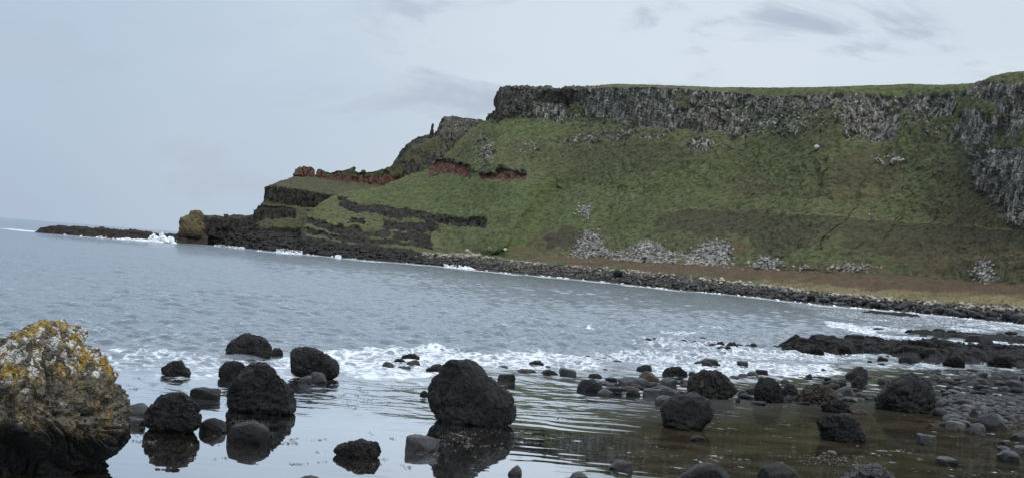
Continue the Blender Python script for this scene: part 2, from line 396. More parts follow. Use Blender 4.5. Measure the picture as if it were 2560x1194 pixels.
    gs = band(px, py, [(1200, 648), (1300, 650), (1360, 656), (1420, 662)], 11, w2, .4) + band(px, py, [(1480, 668), (1600, 680), (1680, 688)], 14, w2, .4) + band(px, py, [(1690, 693), (1800, 703), (1900, 708), (1960, 716)], 17, w2, .4)
    br = br * (1 - gs.clip(0, 1))
    reed = sm(-6, 6, py - np.interp(px, [1850, 1900, 2000, 2200, 2400, 2560, 3000], [720, 700, 702, 722, 738, 748, 780]) + w2 * 14) * sm(1800, 1950, px + w1 * 60)
    for cx, cy, rx, ry, a in ((2380, 640, 220, 50, .55), (2100, 680, 160, 20, .5), (2020, 600, 60, 20, .3), (2160, 450, 90, 60, .35), (1380, 600, 75, 30, .5), (1880, 470, 60, 40, .3), (2460, 560, 120, 90, .35), (1840, 620, 40, 22, .7), (1340, 620, 80, 14, .6)):
        br = np.maximum(br, blob(px, py, cx, cy, rx, ry, n, .8) * a)
    for cx, cy, rx, ry, a in ((1780, 560, 150, 40, .8), (1960, 590, 110, 42, .7), (2280, 610, 200, 40, .6), (2420, 490, 110, 110, .5), (1420, 600, 60, 24, .9), (2150, 420, 120, 50, .45), (1560, 390, 240, 40, .45), (2480, 680, 120, 30, .6), (1240, 480, 40, 22, .3), (1440, 420, 120, 50, .35), (1250, 545, 20, 12, .5)):
        dark = np.maximum(dark, blob(px, py, cx, cy, rx, ry, n, .9) * a)
    pl = np.interp(px, [1600, 1640, 1800, 2000, 2100, 2200, 2350, 2560, 3000], [520, 521, 523, 539, 545, 551, 562, 580, 610])
    dark = np.maximum(dark, sm(-1, 3, py - pl + w2 * 4) * (1 - sm(30, 90, py - pl + w1 * 60)) * sm(1600, 1700, px) * (.75 + .4 * w1).clip(0, 1) * .95)
    reed = np.maximum(reed, (1 - sm(.6, 1.6, np.abs(py - pl + 1.5 + w2 * 1.2))) * sm(1600, 1700, px) * .75)
    gl = sm(.55, .95, 1 - np.abs(fbm(np.stack([px / 75 + py / 170 + w1 * .7, py / 260, Z], 1), 3, 181)) * 3) * sm(320, 400, py) * (py < 640)
    dark = np.maximum(dark, gl * .16); rec += gl * 1.3 * (1 - rock)
    dark = np.maximum(dark, lo * .8); dark = np.maximum(dark, .35 * sm(.05, .4, w1) * sm(1350, 1500, px))
    return np.stack([rock.clip(0, 1), br.clip(0, 1), reed.clip(0, 1)], 1), np.stack([red.clip(0, 1), dark.clip(0, 1), light.clip(0, 1)], 1), rec, 1 - .9 * scr

P = sheet_points(752, 2990, 2, [
    ('z', SHY, Ds((0, -14)), 1, -2.0),
    ('z', SHY, Ds((0, 0)), 4, .2),
    ('y', BEACH, CBe, 12), ('y', BACK, CB, 30), ('y', MID, CM, 80), ('y', FOOT, CF, 90), ('y', TOP, CT, 50), ('y', CREST, lambda p: CT(p) + 12, 12),
    ('off', 60, 1.0, 6), ('off', 500, 6.0, 6)])
hill, HV = finish_sheet('hillside', P, zone_main, tags=dict(kind='structure', label='green amphitheatre slope with dark columnar cliffs along its top', category='hill'))
HPX, HPY = project(HV.reshape(-1, 3)); HPX = HPX.reshape(HV.shape[:2]); HPY = HPY.reshape(HV.shape[:2])
def on_hill(px, py):
    px = np.atleast_1d(px); py = np.atleast_1d(py)
    c = np.clip(((px - 752) / 2).astype(int), 0, HV.shape[0] - 1)
    out = np.zeros((len(px), 3))
    for k in range(len(px)):
        d = np.abs(HPY[c[k], :250] - py[k]) + np.abs(HPX[c[k], :250] - px[k]) * .4
        out[k] = HV[c[k], np.argmin(d)]
    return out

# ------------------------------------------------------------------ LOWER HEADLAND (left)
def Dl(a): return lambda px: np.interp(px, [440, 640, 1000], [905, 880, 900]) + a
def zone_low(px, py, V):
    w1 = fbm(V * .06, 4, 201); w2 = fbm(V * .25, 4, 211)
    Z = np.zeros(len(px)); light = Z + .12; red = Z.copy(); rec = Z.copy()
    g = blob(px, py, 700, 561, 66, 13, w2 + w1, .5)
    g = np.maximum(g, band(px, py, [(648, 508), (700, 513), (760, 524), (840, 524)], 9, w2, .6) * (px > 640))
    g = np.maximum(g, band(px, py, [(735, 535), (775, 545), (800, 560)], 26, w2, .6))
    g = np.maximum(g, sm(-3, 2, np.interp(px, [640, 665, 700, 760, 830, 1000], [467, 468, 469, 477, 489, 500]) - py + w2 * 4) * (px > 662))
    top = np.interp(px, LC[0], LC[1])
    r = np.interp(px, [735, 790, 850, 900, 1000], [440, 442, 450, 458, 466])
    rr = (py < r + w2 * 3) & (px > 734)
    red = rr * np.where(px > 792, sm(.25, .55, (py - top) / np.maximum(r - top, 3) + w2 * .5), sm(.0, .2, (py - top) / 22 + w2 * .2))
    rock = np.where(rr, np.maximum(red * 1.3, .35 + .5 * sm(-.1, .2, w2)).clip(0, 1), 1 - g)
    green_top = ((py < top + 4) & (px > 790)) | ((py < top + 3) & (px < 640))
    rock = np.where(green_top & (w2 > -.2), .45, rock)
    rec = 2.5 * ((py > 518) & (py < 550) & (px > 640)) * rock * (1 - g)
    return np.stack([rock, Z, Z], 1), np.stack([red, Z + .65 - .4 * rr, light * .3], 1), rec
LC = ([500, 505, 512, 530, 560, 563, 567, 572, 600, 633, 640, 659, 665, 667, 684, 715, 736, 741, 747, 765, 781, 784, 785, 790, 791, 794, 800, 825, 842, 855, 870, 886, 889, 896, 912, 916, 922, 955, 980, 1010],
      [560, 537, 537, 541, 540, 534, 533, 541, 541, 538, 528, 511, 502, 469, 465, 450, 440, 424, 419, 416, 420, 426, 440, 440, 428, 424, 423, 430, 423, 424, 420, 417, 428, 431, 424, 431, 429, 424, 416, 410])
B_FOOT = [(440, 590), (505, 590), (640, 578), (760, 588), (1010, 600)]
B_W = [(440, 590), (500, 588), (505, 545), (640, 556), (665, 552), (760, 556), (1010, 560)]
B_2 = [(440, 590), (500, 586), (505, 542), (638, 541), (642, 530), (665, 520), (760, 528), (1010, 540)]
B_3 = [(440, 590), (500, 584), (505, 540), (638, 540), (642, 528), (659, 512), (700, 514), (760, 521), (830, 523), (1010, 530)]
B_4 = [(440, 590), (500, 580), (505, 539), (633, 539), (640, 528), (659, 511), (664, 503), (667, 470), (700, 469), (760, 476), (830, 488), (1010, 500)]
B_5 = [(440, 590), (500, 575), (505, 538), (633, 538.5), (640, 528), (659, 511), (665, 502), (667, 469), (684, 465.5), (715, 451), (735, 442), (790, 442), (850, 450), (900, 458), (1010, 468)]
LCK = [(440, 590)] + list(zip(*LC))
HEAD = 1
P = sheet_points(440, 1010, 1, [
    ('z', SHY, Ds((0, -14)), 1, -2.0), ('z', SHY, Ds((0, 0)), 4, .2),
    ('y', B_FOOT, Dl(5), 24), ('y', B_W, Dl(12), 16), ('y', B_2, Dl(18), 10), ('y', B_3, Dl(26), 8), ('y', B_4, Dl(32), 26), ('y', B_5, Dl(70), 22), ('y', LCK, Dl(72), 14),
    ('off', 14, -1.0, 3), ('sea', 40, -3.0, 8)])
_, LV = finish_sheet('headland', P, zone_low, tags=dict(kind='structure', label='stepped dark headland with green ledges and a red ridge running down to the sea', category='headland'), rough=.85)

# ------------------------------------------------------------------ FAR HEADLAND with the chimneys
def zone_far(px, py, V):
    w1 = fbm(V * .06, 4, 301); w2 = fbm(V * .25, 4, 311)
    Z = np.zeros(len(px))
    g = np.maximum(blob(px, py, 1080, 360, 26, 26, w2, .7) * .8, sm(.1, .3, w1 + w2 * .6) * .7)
    g = np.maximum(g, sm(2, 0, py - np.interp(px, FC[0], FC[1])) * .8)
    return np.stack([1 - g, Z, Z], 1), np.stack([Z, Z + .55 - .2 * (px > 1090), Z + .16 + .22 * (px > 1090)], 1), Z
FC = ([940, 960, 975, 985, 1000, 1015, 1030, 1048, 1060, 1080, 1094, 1097, 1103, 1112, 1130, 1150, 1180, 1200, 1216, 1260, 1300],
      [445, 432, 420, 405, 385, 365, 352, 343, 341, 335, 333, 318, 303, 293, 290, 291, 294, 297, 300, 300, 300])
FCK = list(zip(*FC))
P = sheet_points(945, 1300, 1, [
    ('z', [(0, 600), (3000, 600)], Dk((0, 960)), 1, 0.0),
    ('y', [(945, 470), (1300, 470)], Dk((945, 1000), (1300, 1000)), 10),
    ('y', [(945, 460), (975, 440), (1000, 410), (1030, 375), (1097, 345), (1112, 330), (1300, 340)], Dk((945, 1018), (1300, 1018)), 50),
    ('y', FCK, Dk((945, 1035), (1300, 1035)), 40), ('off', 100, 1, 6), ('sea', 200, -3, 6)])
finish_sheet('far_headland', P, zone_far, tags=dict(kind='structure', label='rocky buttress behind the green slope, carrying the chimney stacks', category='headland'), rough=.6)

# ------------------------------------------------------------------ reef running out to sea
RT = [(85, 583), (95, 577), (108, 568), (118, 565), (135, 566), (150, 564.5), (165, 567), (200, 569), (235, 570), (262, 569), (300, 573), (340, 576), (380, 581), (420, 584), (450, 586), (520, 590)]
def zone_reef(px, py, V):
    Z = np.zeros(len(px)); return np.stack([Z + 1, Z, Z], 1), np.stack([Z + .06, Z + .8, Z + .03], 1), Z
P = sheet_points(88, 520, 1, [
    ('z', SHY, Dk((88, 798), (300, 815), (450, 850), (520, 860)), 1, -2.5),
    ('z', SHY, Dk((88, 803), (300, 822), (450, 858), (520, 868)), 4, .1),
    ('y', [(k, v + 4) for k, v in RT], Dk((88, 806), (300, 828), (450, 866), (520, 876)), 12),
    ('y', RT, Dk((88, 812), (300, 836), (450, 880), (520, 890)), 6), ('sea', 22, -2.5, 8)])
finish_sheet('rock_reef', P, zone_reef, tags=dict(kind='structure', label='low black reef reaching out into the sea at the far left', category='reef'), rough=.50)

# ------------------------------------------------------------------ ROCKS
def facet(V, seed, n, lo, hi, hard=.92, dn=.3, top=False):
    r = np.random.default_rng(seed * 17 + 3); V = V.copy()
    if top:
        for a, qq in (((r.normal(0, .06), -.10, 1), .74), ((r.normal(0, .1), -1, .12), .82), ((1, r.normal(0, .2), .1), .88), ((-1, r.normal(0, .2), .1), .88)):
            a = np.array(a, float); a /= np.linalg.norm(a); d = V @ a; e = np.maximum(d - np.quantile(d, qq), 0); V -= a[None] * (e * .93)[:, None]
    for k in range(n):
        a = r.normal(size=3); a[2] = a[2] * .9 + dn * abs(a[2]); a /= np.linalg.norm(a)
        d = V @ a; q = np.quantile(d, r.uniform(lo, hi)); e = np.maximum(d - q, 0)
        V -= a[None] * (e * hard)[:, None]
    return V
def craggy(V, seed, size, amp=1.0, style='crag'):
    """V in metres (centred on rock). returns displacement along radial direction in metres"""
    Q = V / size + seed * 7.31
    if style == 'round':
        return size * amp * (.09 * fbm(Q * 1.3, 3, seed) + .016 * fbm(Q * 7, 3, seed + 5))
    if style == 'block':
        return size * amp * (.09 * fbm(Q * 1.3, 3, seed) + .030 * fbm(Q * 5, 3, seed + 3) + .012 * fbm(Q * 15, 2, seed + 4))
    w = np.stack([fbm(Q * 2.2, 3, seed + 80), fbm(Q * 2.2 + 5, 3, seed + 81), fbm(Q * 2.2 + 9, 3, seed + 82)], 1) * .42
    R_ = np.linalg.qr(np.random.default_rng(seed).normal(size=(3, 3)))[0]
    if style == 'knob':
        e1, e2, q = cell((Q + w * .5) * 6.0, seed + 9); g1, g2, t = cell((Q + w * .4) * 13, seed + 19)
        return size * amp * (.12 * fbm(Q * 1.6, 3, seed) + .09 * (.5 - e1) + .05 * (q - .5) + .03 * (.5 - g1) + .02 * (t - .5))
    e1, e2, q = cell(((Q + w) @ R_) * np.array([3.0, 5.5, 9.0]), seed + 9)
    g1, g2, t = cell(((Q + w * .7) @ R_) * np.array([8, 13, 21]), seed + 19)
    rd = 1 - np.abs(fbm(Q * 3.2 + w, 4, seed + 30)) * 2.4
    return size * amp * (.10 * fbm(Q * 1.9, 4, seed) - .09 * sm(.55, 1, rd) + .085 * (q - .5) - .045 * (1 - sm(0, .16, e2 - e1)) + .042 * (t - .5) - .012 * (1 - sm(0, .2, g2 - g1)) + .035 * fbm(Q * 9, 3, seed + 4, .7))

def rock_from_outline(outline, wl, depth, seed, sub=6, amp=.55, style='crag', power=2.3, expand=1.0):
    """outline: photo points (x,y) of the rock above water; wl = y of its waterline at front centre. Gives verts about base centre and its world location."""
    O = np.array(outline, float)
    cx = (O[:, 0].min() + O[:, 0].max()) / 2
    front = water(cx, wl)
    wpx = (O[:, 0].max() - O[:, 0].min())
    W = wpx / F * front[1]
    dep = depth * W
    D = front[1] + dep * .42
    pts = at(O[:, 0], O[:, 1], np.full(len(O), D))
    base = np.array([pts[:, 0].min() * .5 + pts[:, 0].max() * .5, D, 0.0])
    X = pts[:, 0] - base[0]; Z = pts[:, 2]
    zt = Z.max(); zc = zt * .12
    # close below water
    ang = np.arctan2(Z - zc, X); rad = np.hypot(X, Z - zc)
    lowm = Z < zc * .2
    k = np.argsort(ang); ang = ang[k]; rad = rad[k]
    ang = np.concatenate([ang - 2 * np.pi, ang, ang + 2 * np.pi]); rad = np.concatenate([rad] * 3)
    V, Fc = ico(sub)
    th = np.arctan2(V[:, 2], V[:, 0])
    R = np.interp(th, ang, rad)
    # light smoothing of the radius function
    tt = np.linspace(-np.pi, np.pi, 361); Rt = np.interp(tt, ang, rad); ker = np.ones(5) / 5
    Rt = np.convolve(np.concatenate([Rt[-3:-1], Rt, Rt[1:3]]), ker, 'valid'); R = np.interp(th, tt, Rt)
    yy = np.clip(np.abs(V[:, 1]), 0, 1)
    s = (1 - yy ** power) ** (1 / power)
    rr = np.hypot(V[:, 0], V[:, 2]); rr = np.where(rr < 1e-6, 1, rr); R = R * np.where(V[:, 2] < -.25, .9, 1)
    Pn = np.stack([V[:, 0] / rr * R * s, np.sign(V[:, 1]) * yy ** .85 * dep / 2, zc + V[:, 2] / rr * R * s], 1)
    size = (W + zt) / 2
    nf = {'crag': 9, 'knob': 5, 'block': 7, 'round': 11}[style]
    Pn = facet(Pn, seed, nf, *{'crag': (.93, .985), 'knob': (.95, .99), 'block': (.84, .95), 'round': (.88, .97)}[style], hard={'block': .97, 'round': .85}.get(style, .85), top=(style == 'block'))
    C = np.array([0, 0, zc])
    dirn = Pn - C; L = np.linalg.norm(dirn, axis=1)[:, None]; dirn = dirn / np.maximum(L, 1e-6)
    d = craggy(Pn, seed, size, amp, style)
    Pn = Pn + dirn * (d - size * amp * .02)[:, None]
    return Pn, Fc, base, size

ROCKN = [0]
def big_rock(outline, wl, label, depth=.9, sub=6, amp=.55, style='crag', mat=None, cat='boulder', name='boulder', power=2.3, group=None):
    ROCKN[0] += 1
    V, Fc, base, size = rock_from_outline(outline, wl, depth, ROCKN[0] * 3 + 1, sub, amp, style, power)
    me = new_mesh(name, V, Fc, mat or M_BLACK, style not in ('crag', 'knob'))
    return link(name, me, base, label=label, category=cat, group=group)

# --- hero rock at left edge
def hero():
    out = [(-330, 1165), (-345, 1080), (-330, 1000), (-280, 920), (-200, 885), (-120, 872), (-60, 868), (0, 858), (25, 840), (60, 834), (92, 826), (112, 808), (130, 806), (150, 812), (172, 814), (190, 828), (205, 846), (228, 866), (238, 888), (262, 918), (284, 950), (300, 968), (310, 985), (318, 1015), (322, 1045), (314, 1085), (300, 1112), (270, 1142), (250, 1160), (240, 1185), (60, 1230), (-150, 1230)]
    out = [(a + 4, b - 16) if b < 1100 else (a + 4, b) for a, b in out]
    V, Fc, base, size = rock_from_outline(out, 1195, .8, 4, 7, .50, 'crag', 2.6)
    # pebbly conglomerate knobs on the upper half, undercut below the tide line
    Q = V / 1.0
    wq = np.stack([fbm(Q * 1.6 + k, 3, 90 + k) for k in range(3)], 1) * .35; d1, d2, r = cell((Q + wq) * np.array([3.2, 3.2, 4.6]), 77); e1, e2, t = cell((Q + wq) * np.array([8, 8, 11]), 79)
    zt = V[:, 2].max(); up = sm(.30 * zt, .42 * zt, V[:, 2])
    n = V - np.array([0, 0, zt * .4]); n /= np.linalg.norm(n, axis=1)[:, None]
    V = V + n * ((.10 * (.5 - d1) * 1.0 + .05 * (r - .5) + .05 * (.45 - e1) + .03 * (t - .5)) * (.35 + .65 * up) * (r > .15))[:, None]
    lowv = 1 - sm(.04 * zt, .42 * zt, V[:, 2])
    V[:, 1] += np.where(V[:, 1] < .3, 1.15 * lowv, 0)
    # tide line
    tl = 1 - sm(.27 * zt, .40 * zt, V[:, 2] + V[:, 0] * .05 + .30 * fbm(V * 1.6, 4, 8) + .12 * fbm(V * 7, 3, 88))
    A = np.stack([tl, sm(.55 * zt, .75 * zt, V[:, 2] + .35 * fbm(V * .9, 3, 9)), r], 1)
    s = N('lichen_crusted_rock'); g = s.geo(); a = s.sep(s.attr('tide'))
    n1 = s.noise(g, 1.7, 6, .65); n2 = s.noise(g, 6, 5, .7); n3 = s.noise(g, 17, 4, .7)
    gw = s.n('VectorMath', _operation='ADD', i0=g, i1=s.n('VectorMath', _operation='SCALE', i0=s.n('TexNoise', Vector=g, Scale=2.5, Detail=4.0).outputs['Color'], Scale=.45).outputs[0]).outputs[0]
    v = s.n('TexVoronoi', Vector=gw, Scale=5.5, Randomness=1.0, _feature='F1'); vd = s.n('TexVoronoi', Vector=gw, Scale=5.5, _feature='DISTANCE_TO_EDGE').outputs[0]
    vc = s.sep(v.outputs['Color'])
    col = s.mix(s.ramp(n2, .35, .65), (.062, .058, .047), (.135, .125, .10))
    col = s.mix(s.ramp(n3, .5, .7, 0, .6), col, (.045, .04, .035))
    wh = s.math('MULTIPLY', s.ramp(vc[0], .42, .55), s.ramp(s.math('ADD', a[1], s.math('MULTIPLY', s.math('SUBTRACT', n1, .5), 4.0)), .30, .95))
    col = s.mix(s.math('MULTIPLY', wh, s.ramp(n3, .38, .52)), col, (.66, .65, .60))
    col = s.mix(s.math('MULTIPLY', s.ramp(s.noise(g, 1.35, 6, .74, .8), .475, .56, 0, .92), s.math('MULTIPLY', s.ramp(s.noise(g, .6, 3), .38, .52, .3, 1), s.ramp(a[1], .0, .9, .35, 1))), col, s.mix(n3, (.22, .135, .015), (.44, .29, .05)))
    col = s.mix(s.ramp(s.noise(g, 3.1, 4, .6), .64, .70, 0, .7), col, (.05, .055, .03))
    col = s.mix(s.ramp(vd, 0, .05, .7, 0), col, (.03, .026, .022))
    col = s.mix(a[0], col, s.mix(s.ramp(n2, .5, .7), (.008, .0078, .0075), (.022, .019, .016)))
    h = s.math('ADD', s.math('MULTIPLY', s.ramp(vd, 0, .2), .8), s.math('ADD', n2, n3))
    m = s.finish(col, s.ramp(n2, .3, .7, .55, .85), s.bump(h, .07, 1.0), .3)
    me = new_mesh('boulder', V, Fc, m, False, {'tide': A})
    link('boulder', me, base, label='huge lichen-crusted boulder with white and yellow patches at the left edge', category='boulder')
hero()

BIG = [
 ([(560, 888), (566, 868), (577, 850), (592, 839), (640, 838), (666, 845), (677, 860), (680, 880), (676, 892), (620, 894)], 893, 'dark flat-topped boulder standing farthest out in the foam, left of centre', .9, .45),
 ([(718, 925), (717, 902), (722, 880), (738, 869), (775, 867), (800, 877), (822, 886), (840, 901), (848, 922), (846, 940), (800, 948), (740, 935)], 944, 'rounded black boulder with two grey stones leaning against its front', .8, .45),
 ([(572, 1015), (568, 985), (572, 950), (585, 925), (612, 915), (632, 905), (668, 902), (688, 915), (702, 932), (722, 958), (737, 975), (740, 1000), (735, 1030), (690, 1038), (620, 1034)], 1034, 'tall craggy black boulder in the left group with a smaller rock at its shoulder', .85, .40),
 ([(548, 948), (549, 922), (560, 906), (590, 902), (612, 910), (615, 945), (580, 955)], 950, 'smaller black rock against the left shoulder of the tall craggy boulder', .8, .4),
 ([(362, 1065), (368, 1020), (385, 1005), (400, 985), (430, 980), (458, 980), (475, 992), (492, 1005), (505, 1035), (500, 1065), (480, 1080), (430, 1088), (385, 1084)], 1084, 'lumpy charcoal boulder of many knobs between the lichen boulder and the tall one', .9, .6),
 ([(835, 1122), (843, 1112), (866, 1106), (888, 1101), (904, 1094), (916, 1103), (950, 1107), (953, 1118), (944, 1146), (880, 1148), (842, 1142)], 1144, 'low jagged black rock with a peaked top alone in the calm pool', .7, .5),
 ([(1107, 912), (1120, 897), (1160, 892), (1186, 899), (1206, 915), (1216, 932), (1250, 960), (1281, 985), (1289, 1012), (1286, 1048), (1270, 1062), (1180, 1064), (1100, 1058), (1083, 1035), (1070, 1002), (1065, 975), (1075, 948), (1097, 930)], 1062, 'largest black boulder in the middle, sloping down to the right', .75, .28),
 ([(1720, 985), (1716, 955), (1733, 931), (1768, 920), (1800, 928), (1820, 948), (1842, 972), (1836, 988), (1815, 995), (1760, 997)], 996, 'domed black boulder with an orange lichen spot on top', .8, .5),
 ([(1650, 1035), (1646, 1018), (1660, 998), (1690, 985), (1745, 982), (1770, 994), (1786, 1020), (1780, 1040), (1764, 1058), (1752, 1073), (1690, 1076), (1668, 1070), (1655, 1052)], 1074, 'knobbly black boulder narrowing to its base, in front of the domed one', .85, .6),
 ([(2190, 1020), (2192, 992), (2205, 975), (2218, 958), (2240, 938), (2262, 933), (2300, 937), (2325, 948), (2343, 972), (2346, 995), (2335, 1022), (2300, 1032), (2230, 1036)], 1030, 'big black boulder with a rough cauliflower surface on the right', .85, .85),
 ([(2037, 1048), (2042, 1038), (2060, 1033), (2100, 1030), (2130, 1034), (2145, 1050), (2158, 1070), (2164, 1090), (2160, 1103), (2100, 1106), (2055, 1100), (2046, 1075)], 1103, 'grey-black boulder leaning left in the brown pool in front of the cauliflower boulder', .8, .5),
 ([(1885, 1000), (1886, 965), (1896, 948), (1915, 942), (1938, 948), (1950, 965), (1958, 985), (1955, 1005), (1920, 1008)], 1005, 'dark upright boulder left of the brownish boulder', .8, .55),
 ([(1985, 1005), (1987, 985), (2000, 970), (2030, 960), (2060, 958), (2080, 970), (2098, 990), (2100, 1005), (2050, 1013)], 1010, 'brownish wedge-shaped boulder between the upright boulder and the cauliflower one', .8, .5),
 ([(2046, 1028), (2052, 1012), (2080, 1000), (2110, 1002), (2127, 1015), (2128, 1030), (2085, 1034)], 1032, 'low broken rock at the foot of the brownish wedge boulder', .7, .7),
]
for i, (o, wl, lab, dep, amp) in enumerate(BIG):
    big_rock(o, wl, lab, dep, 6, amp, 'knob' if ('cauliflower surface' in lab or 'knobbly' in lab) else 'crag', M_BLACKL if 'orange' in lab else (M_BROWN if 'brownish' in lab and 'wedge-shaped' in lab else M_BLACK))

def box_outline(x0, y0, x1, y1, kind):
    w, h = x1 - x0, y1 - y0
    rb = np.random.default_rng(int(x0 * 7 + y0 * 13))
    if kind in 'rb': y0 = y0 + .14 * h; h *= .86
    if kind == 'b':   # blocky
        p = [(0, 1), (0, .40), (.05, .12), (.22, .02), (.75, .03), (.93, .14), (1, .42), (1, 1), (.5, 1.08)]
    elif kind == 'r':  # rounded cobble, wider than high
        p = [(0, 1), (0, .72), (.07, .36), (.22, .12), (.42, .0), (.62, .04), (.82, .2), (.96, .5), (1, .78), (1, 1), (.5, 1.08)]
    elif kind == 'w':  # wedge
        p = [(0, .98), (.08, .62), (.26, .25), (.42, 0), (.62, .15), (.8, .45), (1, .86), (1, 1), (.5, 1.08)]
    else:              # craggy
        p = [(0, 1), (.04, .5), (.18, .26), (.30, .03), (.5, .06), (.66, .0), (.80, .32), (.97, .55), (1, .95), (.5, 1.08)]
    if rb.random() < .5: p = [(1 - a, b) for a, b in p]
    sk = rb.uniform(-.12, .12)
    return [(x0 + (a + sk * math.sin(math.pi * a)) * w, y0 + (b + (rb.uniform(-.07, .07) if 0 < b < .95 else 0)) * h) for a, b in p]

